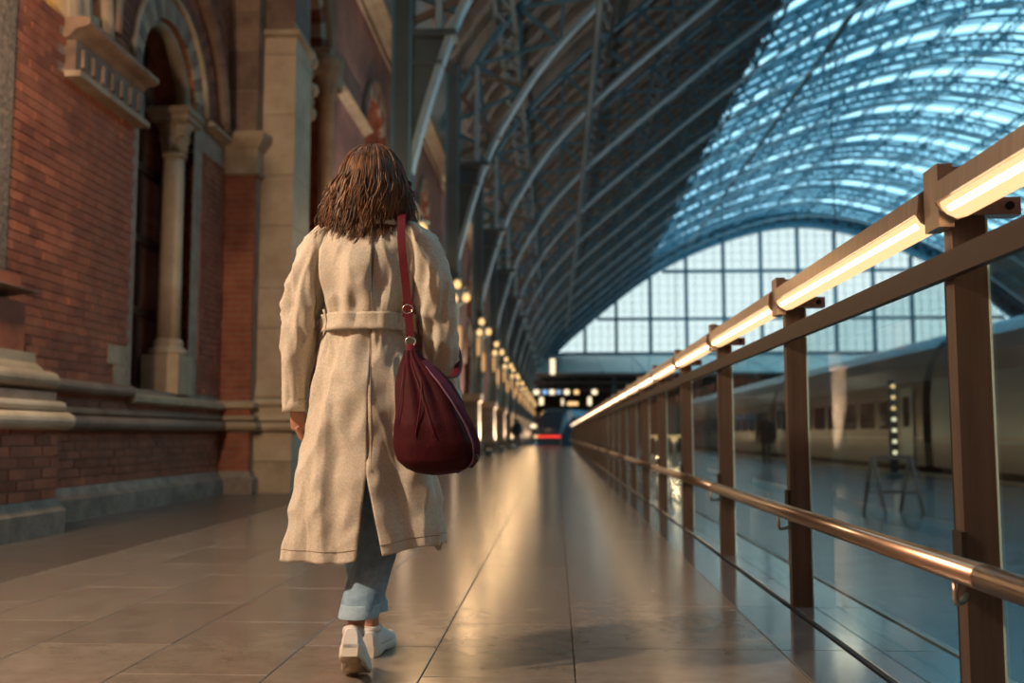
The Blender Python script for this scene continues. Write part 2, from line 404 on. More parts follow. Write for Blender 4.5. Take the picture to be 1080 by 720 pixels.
# plinth, torus, string, sill
pp = [(-4.9, 0), (-4.30, 0), (-4.30, 0.19), (-4.36, 0.22), (-4.395, 0.295), (-4.9, 0.295)]
mould_y(pp, 7.7, 12.85, M_stonegrey, wl, 'plinth_stone', 1.7)
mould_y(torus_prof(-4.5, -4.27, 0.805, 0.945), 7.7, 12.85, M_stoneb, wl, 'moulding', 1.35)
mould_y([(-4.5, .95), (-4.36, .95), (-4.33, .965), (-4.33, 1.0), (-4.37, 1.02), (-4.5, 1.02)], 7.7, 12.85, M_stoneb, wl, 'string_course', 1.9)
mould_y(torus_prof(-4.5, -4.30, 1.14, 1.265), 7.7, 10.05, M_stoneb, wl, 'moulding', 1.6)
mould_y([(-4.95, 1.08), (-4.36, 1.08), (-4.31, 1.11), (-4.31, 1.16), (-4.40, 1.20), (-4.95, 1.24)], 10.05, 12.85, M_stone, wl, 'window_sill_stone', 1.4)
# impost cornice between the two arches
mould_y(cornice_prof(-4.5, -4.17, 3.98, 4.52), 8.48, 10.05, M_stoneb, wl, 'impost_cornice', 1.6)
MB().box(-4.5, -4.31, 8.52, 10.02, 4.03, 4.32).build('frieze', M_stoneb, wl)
MB().box(-4.5, -4.25, 8.50, 10.04, 3.975, 4.03).build('frieze_bead', M_stone, wl)
for k in range(7):
    MB().loft([[(-4.4, 8.60 + .2 * k, 4.06), (-4.4, 8.72 + .2 * k, 4.06), (-4.4, 8.72 + .2 * k, 4.29), (-4.4, 8.60 + .2 * k, 4.29)], [(-4.285, 8.63 + .2 * k, 4.10), (-4.285, 8.69 + .2 * k, 4.10), (-4.285, 8.69 + .2 * k, 4.26), (-4.285, 8.63 + .2 * k, 4.26)]]).build('frieze_block', M_stoneb, wl)
# window arch: inner ring, striped voussoirs, hood
mb = MB(); arch_reveal(mb, -5.0, XF - 0.02, AB[0], 0.80, 4.62, AB[1], sill=False); mb.build('arch_reveal', M_brickf, wl)
rs = MB(); ring_sweep(rs, [(-4.62, .70), (-4.50, .70), (-4.46, .74), (-4.46, .83), (-4.62, .83)], *AB); rs.build('arch_moulding', M_stone, wl, True)
voussoirs(wl, -4.6, XF + 0.004, *AB, 0.80, 1.06, 19, [M_stoneb, M_stone])
rs = MB(); ring_sweep(rs, [(-4.45, 1.06), (-4.36, 1.06), (-4.34, 1.09), (-4.36, 1.13), (-4.45, 1.13)], *AB); rs.build('arch_moulding', M_stone, wl, True)
voussoirs(wl, -4.45, XF + 0.002, *AB, 1.135, 1.36, 44, [M_brick], 'arch_brick')
voussoirs(wl, -4.45, XF + 0.002, *AB, 1.365, 1.585, 52, [M_brick], 'arch_brick')
rs = MB(); ring_sweep(rs, [(-4.45, 1.59), (-4.30, 1.59), (-4.25, 1.64), (-4.27, 1.70), (-4.45, 1.72)], *AB); rs.build('hood_moulding', M_stoneb, wl, True)
# lunette arch on the left, lit from inside
rs = MB(); ring_sweep(rs, [(-4.62, 1.08), (-4.46, 1.08), (-4.40, 1.14), (-4.37, 1.22), (-4.40, 1.30), (-4.36, 1.36), (-4.36, 1.44), (-4.62, 1.44)], *AA, n=32); rs.build('arch_moulding', M_stone, wl, True)
voussoirs(wl, -4.45, XF + 0.002, *AA, 1.445, 1.67, 34, [M_brick, M_brick, M_stonelit], 'voussoir')
rs = MB(); ring_sweep(rs, [(-4.45, 1.675), (-4.33, 1.68), (-4.29, 1.75), (-4.33, 1.83), (-4.45, 1.85)], *AA, n=32); rs.build('hood_moulding', M_stone, wl, True)
mb = MB(); arch_reveal(mb, -5.0, XF - 0.02, AA[0], 1.12, AA[1], AA[1], 32); mb.build('arch_reveal', M_stone, wl)

# nook column beside the window
cx, cyy = -4.60, 11.60
colm = empty('nook_column'); colm.parent = wl
def kid(mb, name, m, par, smooth=False): return mb.build(name, m, par, smooth)
kid(MB().box(cx - .22, cx + .22, cyy - .23, cyy + .23, 1.24, 1.70), 'pedestal', M_stone, colm)
kid(MB().lathe([(.21, 1.70), (.225, 1.72), (.225, 1.76), (.20, 1.785), (.17, 1.80), (.175, 1.83), (.18, 1.86), (.16, 1.885), (.14, 1.90)], (cx, cyy, 0), 28), 'column_base', M_stone, colm, True)
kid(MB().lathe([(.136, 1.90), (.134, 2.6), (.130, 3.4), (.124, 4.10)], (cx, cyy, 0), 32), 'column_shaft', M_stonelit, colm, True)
kid(MB().lathe([(.124, 4.08), (.15, 4.09), (.155, 4.115), (.13, 4.135), (.13, 4.16), (.15, 4.30), (.18, 4.42), (.22, 4.50)], (cx, cyy, 0), 28), 'capital_bell', M_stone, colm, True)
lf = MB()
def leaf_mesh(h, wd, curl):
    mb = MB(); rows = []
    for i in range(7):
        t = i / 6; z = h * math.sin(min(t * 1.15, 1) * PI / 2) - (0.05 * curl if t > .85 else 0); o = 0.015 + 0.03 * t + curl * t ** 3
        ww = wd * math.sin(PI * (0.12 + 0.80 * t)) ** 0.8
        rows.append([(o - .006, -ww, z), (o + .010, -ww * .45, z), (o + .018, 0, z), (o + .010, ww * .45, z), (o - .006, ww, z), (o - .02, 0, z - .004)])
    return mb.loft(rows)
lm1 = leaf_mesh(.20, .048, .06).mesh('acanthus_leaf', M_stone, True); lm2 = leaf_mesh(.34, .045, .09).mesh('acanthus_leaf', M_stone, True)
for k in range(8):
    a = 2 * PI * k / 8
    obj('acanthus_leaf', lm1, colm, (cx + .12 * math.cos(a), cyy + .12 * math.sin(a), 4.13), rot=(0, 0, a))
    obj('acanthus_leaf', lm2, colm, (cx + .118 * math.cos(a + PI / 8), cyy + .118 * math.sin(a + PI / 8), 4.13), rot=(0, 0, a + PI / 8))
kid(MB().loft([[(cx - q, cyy - q, z), (cx + q, cyy - q, z), (cx + q, cyy + q, z), (cx - q, cyy + q, z)] for q, z in ((.20, 4.49), (.24, 4.52), (.24, 4.57), (.27, 4.60), (.27, 4.66), (.2, 4.68))]), 'abacus', M_stone, colm)
mould_y(cornice_prof(-4.6, -4.28, 4.28, 4.70), 12.05, 12.9, M_stone, wl, 'impost_cornice', 1)

# pilaster D (brick below, stone blocks above) and the tall stone pier E
MB().box(-4.9, -4.0 - .012, 12.912, 13.25, 0, 9.5).build('mortar_backing', M_mortar, wl)
lay('y', 12.9, -4.42, -4.0, 0.30, 0.80); lay('y', 12.9, -4.42, -4.0, 1.02, 4.22)
def band_xy(x0, x1, y0, y1, zs, m, name, parent=wl):
    """a moulded band wrapped round a pier corner; zs = list of (z, out)"""
    return MB().loft([[(x0, y0 - o, z), (x1 + o, y0 - o, z), (x1 + o, y1, z), (x0, y1, z)] for z, o in zs]).build(name, m, parent)
TOR = [(0, 0), (.008, .06), (.03, .105), (.07, .125), (.11, .105), (.132, .06), (.14, 0)]
def torus_band(x0, x1, y0, y1, z, m, s=1.0, parent=wl): return band_xy(x0, x1, y0, y1, [(z + a * s, o * s) for a, o in TOR], m, 'moulding', parent)
band_xy(-4.5, -4.0, 12.9, 13.25, [(0, .07), (.19, .07), (.22, .03), (.295, 0)], M_stonegrey, 'plinth_stone')
torus_band(-4.5, -4.0, 12.9, 13.25, .805, M_stone); band_xy(-4.5, -4.0, 12.9, 13.25, [(.95, .04), (.965, .07), (1.0, .07), (1.02, .03)], M_stone, 'string_course')
band_xy(-4.5, -4.0, 12.9, 13.25, [(1.10, .0), (1.12, .06), (1.17, .06), (1.21, 0)], M_stone, 'string_course')
band_xy(-4.5, -4.0, 12.9, 13.25, [(4.22, .0), (4.24, .05), (4.27, .05), (4.30, .02), (4.58, .02), (4.62, .06), (4.70, .12), (4.74, .14), (4.79, .14), (4.82, .0)], M_stone, 'impost_cornice')
z = 4.84
while z < 9.2:
    hh = random.choice((.42, .5, .56)); MB().box(-4.5, -4.0, 12.905, 13.25, z, z + hh - .012).build('stone_block', M_stoneb, wl); z += hh
x1e = -3.56
segs = [(0, .42), (.42, .80)] ; z = 1.50
MB().box(-4.5, x1e - .03, 13.2, 14.05, 0, 9.5).build('pier_core', M_stoneb, wl)
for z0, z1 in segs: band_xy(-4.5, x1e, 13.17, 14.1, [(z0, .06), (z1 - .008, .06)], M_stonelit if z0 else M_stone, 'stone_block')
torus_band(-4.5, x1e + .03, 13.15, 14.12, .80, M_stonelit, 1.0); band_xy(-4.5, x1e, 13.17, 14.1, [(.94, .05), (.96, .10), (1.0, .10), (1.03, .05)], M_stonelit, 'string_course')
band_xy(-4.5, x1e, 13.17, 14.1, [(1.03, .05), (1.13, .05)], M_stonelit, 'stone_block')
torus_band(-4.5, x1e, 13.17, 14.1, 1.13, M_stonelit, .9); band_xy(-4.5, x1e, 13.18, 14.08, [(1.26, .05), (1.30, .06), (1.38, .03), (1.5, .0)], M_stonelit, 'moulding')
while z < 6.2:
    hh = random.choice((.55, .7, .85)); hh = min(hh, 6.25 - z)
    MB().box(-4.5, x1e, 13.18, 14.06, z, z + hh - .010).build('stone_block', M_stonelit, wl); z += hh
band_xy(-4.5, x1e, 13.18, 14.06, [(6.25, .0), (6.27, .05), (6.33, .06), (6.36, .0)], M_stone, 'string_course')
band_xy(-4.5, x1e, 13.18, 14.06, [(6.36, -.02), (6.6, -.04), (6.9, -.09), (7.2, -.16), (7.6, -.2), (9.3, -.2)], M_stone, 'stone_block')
# carved bracket on the far side of the pier
for k in range(5):
    MB().lathe([(.02, 0), (.09, .03), (.12, .10), (.10, .18), (.04, .22), (.01, .23)], (x1e - .05 - .05 * (k % 2), 14.12 + .06 * (k % 3), 5.35 + .2 * k), 10).build('carved_boss', M_stone, wl, True)

# near pier at the picture's left edge
MB().box(-4.9, -3.945, 4.6, 7.72, 0.0, 1.1).build('mortar_backing', M_mortar, wl)
lay('x', -3.93, 4.7, 7.74, 0.275, 0.805); lay('x', -3.95, 4.7, 7.70, 1.03, 1.11)
mould_y([(-4.9, 0), (-3.86, 0), (-3.86, .18), (-3.90, .21), (-3.93, .27), (-4.9, .27)], 4.6, 7.78, M_stonegrey, wl, 'plinth_stone', 1.6)
mould_y(torus_prof(-4.9, -3.83, .805, .945), 4.6, 7.82, M_stonelit, wl, 'moulding', 1.6)
mould_y([(-4.9, .945), (-3.93, .945), (-3.90, .96), (-3.89, .99), (-3.90, 1.02), (-3.95, 1.03), (-4.9, 1.03)], 4.6, 7.78, M_stonelit, wl, 'string_course', 1.6)
mould_y(torus_prof(-4.9, -3.93, 1.115, 1.265), 4.6, 7.74, M_stone, wl, 'moulding', 1.6)
mould_y([(-4.9, 1.265), (-4.03, 1.265), (-4.05, 1.29), (-4.10, 1.33), (-4.11, 1.41), (-4.9, 1.41)], 4.6, 7.68, M_stone, wl, 'moulding', 1.6)
MB().box(-4.9, -4.17, 4.7, 7.62, 1.41, 1.80).build('stone_block', M_brickf, wl)
mould_y(cornice_prof(-4.5, -4.08, 1.78, 1.90), 4.6, 7.66, M_stoneb, wl, 'moulding', 1.6)
MB().box(-4.9, -4.22, 4.7, 7.62, 1.90, 2.02).build('stone_block', M_brickf, wl)
MB().box(-4.9, -4.33, 4.7, 7.58, 2.02, 7.4).build('carved_shaft', mat('carved_stone', (.07, .05, .04), .8, col2=(.2, .14, .10), scale=22, bump=.8, bscale=30), wl)

# share out the bricks: the 300 that show largest are objects, the rest one field
bricks.sort(key=lambda b: (not inview(b[0], 5), dist(b[0])))
bmesh_ = MB().loft([[(-.5, -.5, -.5), (.5, -.5, -.5), (.5, .5, -.5), (-.5, .5, -.5)], [(-.5, -.5, .5), (.5, -.5, .5), (.5, .5, .5), (-.5, .5, .5)]]).mesh('brick', M_brick)
for c, s in bricks[:300]: obj('brick', bmesh_, wl, c, s)
mb = MB()
for c, s in bricks[300:]: mb.box(c[0] - s[0] / 2, c[0] + s[0] / 2, c[1] - s[1] / 2, c[1] + s[1] / 2, c[2] - s[2] / 2, c[2] + s[2] / 2)
tag(mb.build('brick_field', M_brickf, wl), kind='stuff')

# arched window behind the column
w1 = structure('window_1', 'tall dark wooden window behind the stone nook column', 'window')
MB().box(-5.0, -4.97, 9.9, 12.1, 1.2, 5.6).build('backing_panel', M_black, w1)
for y0 in (9.96, 10.62, 11.28):
    MB().box(-4.95, -4.86, y0, y0 + .09, 1.25, 5.5).build('window_post', M_wood, w1)
for zz in (1.25, 2.15, 3.0, 3.85):
    MB().box(-4.95, -4.84, 9.96, 12.0, zz, zz + .10).build('window_rail', M_wood, w1)
    for y0 in (10.05, 10.71):
        MB().box(-4.93, -4.91, y0 + .03, y0 + .54, zz + .13, zz + .82).build('pane', M_dkglass, w1)
        MB().box(-4.92, -4.87, y0 + .28, y0 + .31, zz + .1, zz + .85).build('glazing_bar', M_wood, w1)
MB().box(-4.95, -4.85, 9.96, 12.0, 4.7, 4.8).build('transom', M_wood, w1)
w2 = structure('window_2', 'arched lunette window glowing gold at the upper left', 'window')
mb = MB(); mb.prism([(AA[0] - 1.1 * math.cos(PI * k / 20), AA[1] + 1.1 * math.sin(PI * k / 20)) for k in range(21)], 'x', -4.72, -4.70); mb.build('pane', M_gold, w2)
for k in range(1, 6):
    a = PI * k / 6; MB().bar((-4.68, AA[0], AA[1]), (-4.68, AA[0] - 1.1 * math.cos(a), AA[1] + 1.1 * math.sin(a)), .04).build('glazing_bar', M_wood, w2)
for rr in (.45, .8):
    rs = MB(); ring_sweep(rs, [(-4.70, rr), (-4.66, rr), (-4.66, rr + .04), (-4.70, rr + .04)], *AA); rs.build('glazing_bar', M_wood, w2)

# ================================================================== LEFT WALL, far bays
wf = structure('wall_left_far', 'red brick arcade wall running down the shed behind the ribs', 'wall')
MB().box(-5.4, -4.9, -8, 134, 0, 12).build('wall_core', M_brickwall, wf)
def bay(yc, y0, y1, first=False):
    mb = MB()
    arch_panel(mb, -4.4, y0, y1, 0, 6.6, yc, 1.5, 0.5, 4.2); mb.build('wall_panel', M_brickwall, wf)
    mb = MB(); arch_panel(mb, -4.4, y0, y1, 6.6, 11.5, yc + 1.1, 1.15, 6.7, 7.75); mb.build('wall_panel', M_brickwall, wf)
    mb = MB(); arch_reveal(mb, -4.88, -4.4, yc, 1.5, 0.5, 4.2); arch_reveal(mb, -4.88, -4.4, yc + 1.1, 1.15, 6.7, 7.75); mb.build('arch_reveal', M_brickf, wf)
    voussoirs(wf, -4.45, -4.36, yc + 1.1, 7.75, 1.15, 1.5, 13, [M_stonelit, M_brick]); 
    rs = MB(); ring_sweep(rs, [(-4.45, 1.5), (-4.30, 1.52), (-4.26, 1.60), (-4.45, 1.68)], yc + 1.1, 7.75); rs.build('hood_moulding', M_stoneb, wf, True)
    voussoirs(wf, -4.45, -4.36, yc, 4.2, 1.5, 1.9, 17, [M_stonelit, M_brick])
    rs = MB(); ring_sweep(rs, [(-4.45, 1.9), (-4.28, 1.92), (-4.25, 2.0), (-4.45, 2.05)], yc, 4.2); rs.build('hood_moulding', M_stone, wf, True)
    MB().box(-4.87, -4.85, yc - 1.5, yc + 1.5, .5, 5.7).build('window_glass', M_dkglass, wf)
    for k in range(5): MB().box(-4.85, -4.78, yc - 1.5 + .72 * k, yc - 1.42 + .72 * k, .5, 5.6).build('window_post', M_wood, wf)
    for zz in (.5, 1.6, 2.9, 4.2): MB().box(-4.85, -4.77, yc - 1.5, yc + 1.5, zz, zz + .1).build('window_rail', M_wood, wf)
    mould_y(torus_prof(-4.5, -4.27, .805, .945), y0, y1, M_stone, wf, 'moulding', 9)
    mould_y(cornice_prof(-4.5, -4.2, 7.35, 7.8), y0, yc - .1, M_stone, wf, 'impost_cornice', 9)
    mould_y(cornice_prof(-4.5, -4.0, 10.45, 10.95), y0, y1, M_stonelit, wf, 'cornice', 9)
for k in range(13):
    bay(22.5 + 9 * k, 18 + 9 * k, min(27 + 9 * k, 134))
# bay between the stone pier and the first rib, with a tall striped arch
mb = MB(); arch_panel(mb, -4.4, 14.0, 18.0, 0, 11.5, 16.2, 1.75, 0.0, 7.6); mb.build('wall_panel', M_brickwall, wf)
mb = MB(); arch_reveal(mb, -4.88, -4.4, 16.2, 1.75, 0.0, 7.6); mb.build('arch_reveal', M_brickf, wf)
voussoirs(wf, -4.6, -4.33, 16.2, 7.65, 1.65, 2.1, 21, [M_stonelit, M_brick])
rs = MB(); ring_sweep(rs, [(-4.45, 2.1), (-4.25, 2.12), (-4.2, 2.2), (-4.45, 2.27)], 16.2, 7.65); rs.build('hood_moulding', M_stone, wf, True)
for yy in (17.75,):
    MB().lathe([(.2, .0), (.2, .3), (.14, .34), (.13, 6.9), (.17, 6.93), (.15, 7.0), (.2, 7.3), (.28, 7.45), (.30, 7.6), (.30, 7.7), (0.02, 7.72)], (-4.2, yy, 0), 20).build('column', M_stone, wf, True)
    for k in range(8):
        a = 2 * PI * k / 8; obj('acanthus_leaf', lm2, wf, (-4.2 + .13 * math.cos(a), yy + .13 * math.sin(a), 7.0), rot=(0, 0, a), scale=(1.3, 1.5, 1.4))
MB().box(-4.4, -4.1, 17.5, 18.6, 7.35, 7.85).build('impost_block', M_stone, wf)
MB().box(-4.46, -4.22, 18.0, 18.35, 0, 7.35).build('brick_shaft', M_brickf, wf)
# remaining enclosure: behind the camera, on the far right, and under the screen
tag(MB().box(-5.4, 70, -8.4, -8, -1.5, 31).build('wall_back', M_brickwall), 'brick hotel wall behind the viewer', 'wall', kind='structure')
tag(MB().box(69, 69.5, -8, 134, -1.5, 14).build('wall_right', M_brickwall), 'distant brick wall on the far right of the shed', 'wall', kind='structure')
tag(MB().box(-5.4, -3.0, 9, 134, 10.95, 11.2).build('ceiling_cove', M_iron), 'dark cove closing the gap between wall and roof', 'ceiling', kind='structure')

# ================================================================== ROOF
roof = structure('ceiling', 'great arched train shed roof, dark boarding below and blue glazing above', 'roof')
BAY_Y = [-9 + 9 * b for b in range(16)] + [Y_END]
# dark boarding, lapped boards running along the shed
for (i0, i1) in ((SK0, GL0), (GL1, SK1)):
    mb = MB()
    for i in range(i0, i1):
        (xa, za), (xb, zb) = off(i, 2.12), off(i + 1, 2.06)
        (xc, zc), (xd, zd) = off(i, 2.20), off(i + 1, 2.14)
        mb.add([(xa, -8, za), (xb, -8, zb), (xd, -8, zd), (xc, -8, zc), (xa, Y_END, za), (xb, Y_END, zb), (xd, Y_END, zd), (xc, Y_END, zc)],
               [(3, 2, 1, 0), (4, 5, 6, 7), (0, 1, 5, 4), (1, 2, 6, 5), (2, 3, 7, 6), (3, 0, 4, 7)])
    tag(mb.build('boarding', M_board, roof), kind='stuff')
# secondary rafters between the ribs: boards part
def arc_sweep(i0, i1, d0, d1, wd, step=1):
    """a member of depth d0..d1 and width wd following the arch, centred on Y=0"""
    ids = list(range(i0, i1 + 1, step))
    if ids[-1] != i1: ids.append(i1)
    return MB().loft([[(off(i, d0)[0], -wd / 2, off(i, d0)[1]), (off(i, d0)[0], wd / 2, off(i, d0)[1]), (off(i, d1)[0], wd / 2, off(i, d1)[1]), (off(i, d1)[0], -wd / 2, off(i, d1)[1])] for i in ids])
M_rafter = mat('brown_rafter', (.17, .14, .12), .6, col2=(.27, .21, .165), scale=2)
raft_l = arc_sweep(SK0, GL0, 1.80, 2.06, .22, 2).mesh('rafter', M_rafter)
raft_g = arc_sweep(GL0, GL1, 1.86, 2.14, .20, 2).mesh('glazing_rafter', M_blue)
bar_g = arc_sweep(GL0, GL1, 2.0, 2.14, .09, 2).mesh('glazing_bar', M_blue)
for b in range(len(BAY_Y) - 1):
    y0, y1 = BAY_Y[b], BAY_Y[b + 1]
    for k in range(1, 5):
        yy = y0 + (y1 - y0) * k / 5
        if yy > -7.5 and k < 5: obj('rafter', raft_l, roof, (0, yy, 0))
    for k in range(4):
        yy = y0 + (y1 - y0) * (k + .5) / 4
        if yy > -7.5: obj('glazing_bar', bar_g, roof, (0, yy, 0))
        if k and yy > -7.5: obj('glazing_rafter', raft_g, roof, (0, y0 + (y1 - y0) * k / 4, 0))
# purlins (lattice beams along the shed)
P_STEP = 7
for i in range(SK0 + 3, SK1 - 2, P_STEP):
    mb = MB(); (x0, z0), (x1, z1) = off(i, 1.20), off(i, 1.86)
    m = M_blue if GL0 <= i <= GL1 else M_iron
    mb.bar((x0, -8, z0), (x0, Y_END, z0), .11); mb.bar((x1, -8, z1), (x1, Y_END, z1), .13)
    if i < GL1 + 10:
        yy = 18.0
        while yy < Y_END - 1.0:
            mb.bar((x0, yy, z0), (x1, yy + .75, z1), .06); mb.bar((x1, yy + .75, z1), (x0, yy + 1.5, z0), .06); yy += 1.5
    mb.build('purlin', m, roof)
# panes
panes = []
for b in range(len(BAY_Y) - 1):
    y0, y1 = BAY_Y[b], BAY_Y[b + 1]
    for k in range(8):
        a = max(-8, y0 + (y1 - y0) * k / 8 + .05); c = y0 + (y1 - y0) * (k + 1) / 8 - .05
        if c < -7.9: continue
        for i in range(GL0, GL1, 4): panes.append((a, c, i, min(i + 4, GL1)))
def pane_mid(p): q = off((p[2] + p[3]) // 2, 2.08); return (q[0], (p[0] + p[1]) / 2, q[1])
panes.sort(key=lambda p: (not inview(pane_mid(p), 0) or pane_mid(p)[1] < 0, dist(pane_mid(p))))
def pane_geo(mb, p):
    a, c, i, j = p; (xa, za), (xb, zb) = off(i, 2.08), off(j, 2.08)
    dx, dz = xb - xa, zb - za; l = math.hypot(dx, dz); s = .05 / l
    xa, za, xb, zb = xa + dx * s, za + dz * s, xb - dx * s, zb - dz * s
    mb.add([(xa, a, za), (xb, a, zb), (xb, c, zb), (xa, c, za)], [(0, 1, 2, 3)])
for p in panes[:300]:
    mb = MB(); pane_geo(mb, p); mb.build('pane', random.choice((M_pane, M_pane, M_pane2)), roof)
mb = MB(); mc = MB()
for p in panes[300:]: pane_geo(mb if random.random() < .68 else mc, p)
tag(mb.build('roof_glazing', M_pane, roof), kind='stuff'); tag(mc.build('roof_glazing', M_pane2, roof), kind='stuff')
mb = MB()
for i in range(GL0, GL1 + 1, 4):
    x, zz = off(i, 2.06); mb.bar((x, -8, zz), (x, Y_END, zz), .12)
mb.build('glazing_sill_bars', M_blue, roof)
# gutter walkway where boarding and glazing meet; longitudinal tube under the ribs
x, zz = off(GL0 + 9, 1.0); MB().bar((x, 18, zz), (x, Y_END, zz), .34, .22).build('gutter_walkway', M_iron, roof)

# ---- the ribs
def make_rib():
    r = empty('roof_rib')
    cut = next(i for i in range(NA) if ARC[i][1] > 8.2); lim = NA - 1 - cut
    arc_sweep(0, NA - 1, 0.0, 0.12, .34, 1).build('lower_flange', M_bluelt, r)
    arc_sweep(cut, lim, 1.58, 1.70, .34, 1).build('upper_flange', M_blue, r)
    mb = MB(); st = 3
    for n, i in enumerate(range(cut, lim - st + 1, st)):
        a0, a1 = off(i, .1), off(i, 1.6); b0, b1 = off(i + st, .1), off(i + st, 1.6)
        mb.bar((a0[0], .05, a0[1]), (b1[0], .05, b1[1]), .10, .07, (0, 1, 0)); mb.bar((a1[0], -.05, a1[1]), (b0[0], -.05, b0[1]), .10, .07, (0, 1, 0))
        mb.bar((a0[0], 0, a0[1]), (a1[0], 0, a1[1]), .12, .10, (0, 1, 0))
    mb.build('lattice', M_blue, r)
    # plated springing with ledge beams, spandrel posts and braces up to the roof
    for s in (1, -1):
        def X(x): return x if s == 1 else 2 * XC - x
        ids = [i for i in range(NA // 2) if ARC[i][1] <= 8.2]
        poly = [(X(ARC[i][0] - .02), ARC[i][1]) for i in ids] + [(X(-2.98), 8.2), (X(-2.98), 2.2)]
        MB().prism(poly, 'y', -.10, .10).build('web_plate', M_iron, r)
        for z0, ov, hh in ((7.60, -.12, .07), (8.15, .14, .12)):
            MB().box(*sorted((X(-3.02), X(-1.95 + ov))), -.22, .22, z0, z0 + hh).build('ledge_beam', M_iron, r)
        MB().box(*sorted((X(-3.0), X(-2.62))), -.20, .20, 2.2, 11.0).build('spandrel_post', M_iron, r)
        for xx in (-2.98, -2.66): MB().box(*sorted((X(xx - .03), X(xx + .03))), -.24, -.18, 2.2, 11.0).build('post_rib', M_blue, r)
        MB().box(*sorted((X(-2.20), X(-2.08))), -.2, .2, 8.27, 11.0).build('spandrel_post', M_bluelt, r)
        for a, b in (((-2.9, 8.4), (-1.5, 9.0)), ((-2.9, 10.6), (-1.6, 8.9)), ((-2.9, 11.0), (-0.7, 10.4))):
            MB().bar((X(a[0]), 0, a[1]), (X(b[0]), 0, b[1]), .12, .12, (0, 1, 0)).build('spandrel_brace', M_rafter, r)
        MB().box(*sorted((X(-4.4), X(-2.75))), -.45, .45, -0.0 if s == 1 else -.25, 2.2).build('rib_foot', M_stone, r)
        MB().box(*sorted((X(-4.4), X(-2.65))), -.55, .55, 1.95, 2.22).build('rib_foot_cap', M_stonelit, r)
        MB().box(*sorted((X(-4.4), X(-2.65))), -.52, .52, -0.0 if s == 1 else -.25, .4).build('rib_foot_plinth', M_stonegrey, r)
    return r
rib = make_rib()
for k, yy in enumerate(RIB_Y):
    r = rib if k == 0 else copy_tree(rib)
    r.location.y = yy
    tag(r, 'blue iron lattice arch rib of the roof, %s beyond the stone pier' % ORD[k], 'roof rib', 'arched roof ribs of the train shed')
x, zz = 1.25, 12.25
tag(MB().tube([(x, 17, zz), (x, 60, zz), (x, 110, zz)], .11, 10).build('roof_tube', M_iron, None, True), 'long grey steel tube slung under the roof ribs', 'tube')

# ================================================================== GABLE SCREEN at the far end
gs = structure('window_3', 'huge arched glass screen closing the far end of the shed', 'window')
def arch_z(X):
    X = X if X < XC else 2 * XC - X
    for a, b in zip(ARC, ARC[1:]):
        if a[0] <= X <= b[0]: return a[1] + (b[1] - a[1]) * (X - a[0]) / (b[0] - a[0])
    return 11
vx = [-0.6, 4.0, 8.2, 12.8, 17.6, 22.6, 27.6, 32.5]; vx = vx + [2 * XC - x for x in vx[-2::-1]]
hz = [11.7, 16.2, 22.6, 30]
YG = 133.6
for x in vx[1:-1]: MB().box(x - .22, x + .22, YG - .35, YG + .25, 11.5, arch_z(x)).build('mullion', M_blue, gs)
for z0 in hz[1:3]:
    xs = next(a[0] for a in ARC if a[1] > z0); MB().box(xs, 2 * XC - xs, YG - .3, YG + .2, z0 - .2, z0 + .2).build('transom', M_blue, gs)
MB().box(-2, 67, YG - .5, YG + .3, 11.35, 11.75).build('transom', M_blue, gs)
for a, b in zip(vx, vx[1:]):
    for z0, z1 in zip(hz, hz[1:]):
        n = 6; P = [(a + (b - a) * k / n, min(z1, arch_z(a + (b - a) * k / n))) for k in range(n + 1)]
        P = [p for p in P if p[1] > z0 + .02]
        if len(P) < 2: continue
        if len(P) < n + 1:
            m_ = b if a < XC - 1 else a
            e = next(q[0] for q in ARC if q[1] > z0); e = e if a < XC - 1 else 2 * XC - e
            P = [(e, z0)] + P if a < XC - 1 else P + [(e, z0)]
        poly = [(P[0][0], z0)] + P + [(P[-1][0], z0)]
        poly = [p for i, p in enumerate(poly) if p != poly[i - 1]]
        if len(poly) >= 3: MB().prism(poly, 'y', YG, YG + .03).build('pane', M_gpane, gs)
        for k in range(1, 4):
            xx = a + (b - a) * k / 4; zt = min(z1, arch_z(xx))
            if zt > z0 + .3: MB().box(xx - .03, xx + .03, YG - .08, YG + .05, z0, zt).build('glazing_bar', M_bluelt, gs)
zz = 11.7
while zz < 28:
    zz += 1.12
    if zz < 28: xs = next(a[0] for a in ARC if a[1] > zz); MB().box(xs, 2 * XC - xs, YG - .06, YG + .04, zz - .018, zz + .018).build('glazing_bar', M_bluelt, gs)
# the heavy lattice arch in front of the screen
ga = empty('trim_1', (0, 132.6, 0)); tag(ga, 'heavy pierced blue arch framing the glass end screen', 'arch', kind='structure')
arc_sweep(12, NA - 13, -0.15, .35, .9, 1).build('lower_flange', M_blue, ga); arc_sweep(12, NA - 13, 1.75, 2.1, .9, 1).build('upper_flange', M_blue, ga)
mb = MB()
for i in range(12, NA - 16, 3):
    a0, a1, b0, b1 = off(i, .3), off(i, 1.8), off(i + 3, .3), off(i + 3, 1.8)
    mb.bar((a0[0], 0, a0[1]), (b1[0], 0, b1[1]), .3, .2, (0, 1, 0)); mb.bar((a1[0], 0, a1[1]), (b0[0], 0, b0[1]), .3, .2, (0, 1, 0))
mb.build('lattice', M_blue, ga)
bp = arc_sweep(12, NA - 13, .3, 2.2, .06, 1); bp.v = [(x, y + .4, z) for x, y, z in bp.v]; bp.build('back_plate', M_iron, ga)

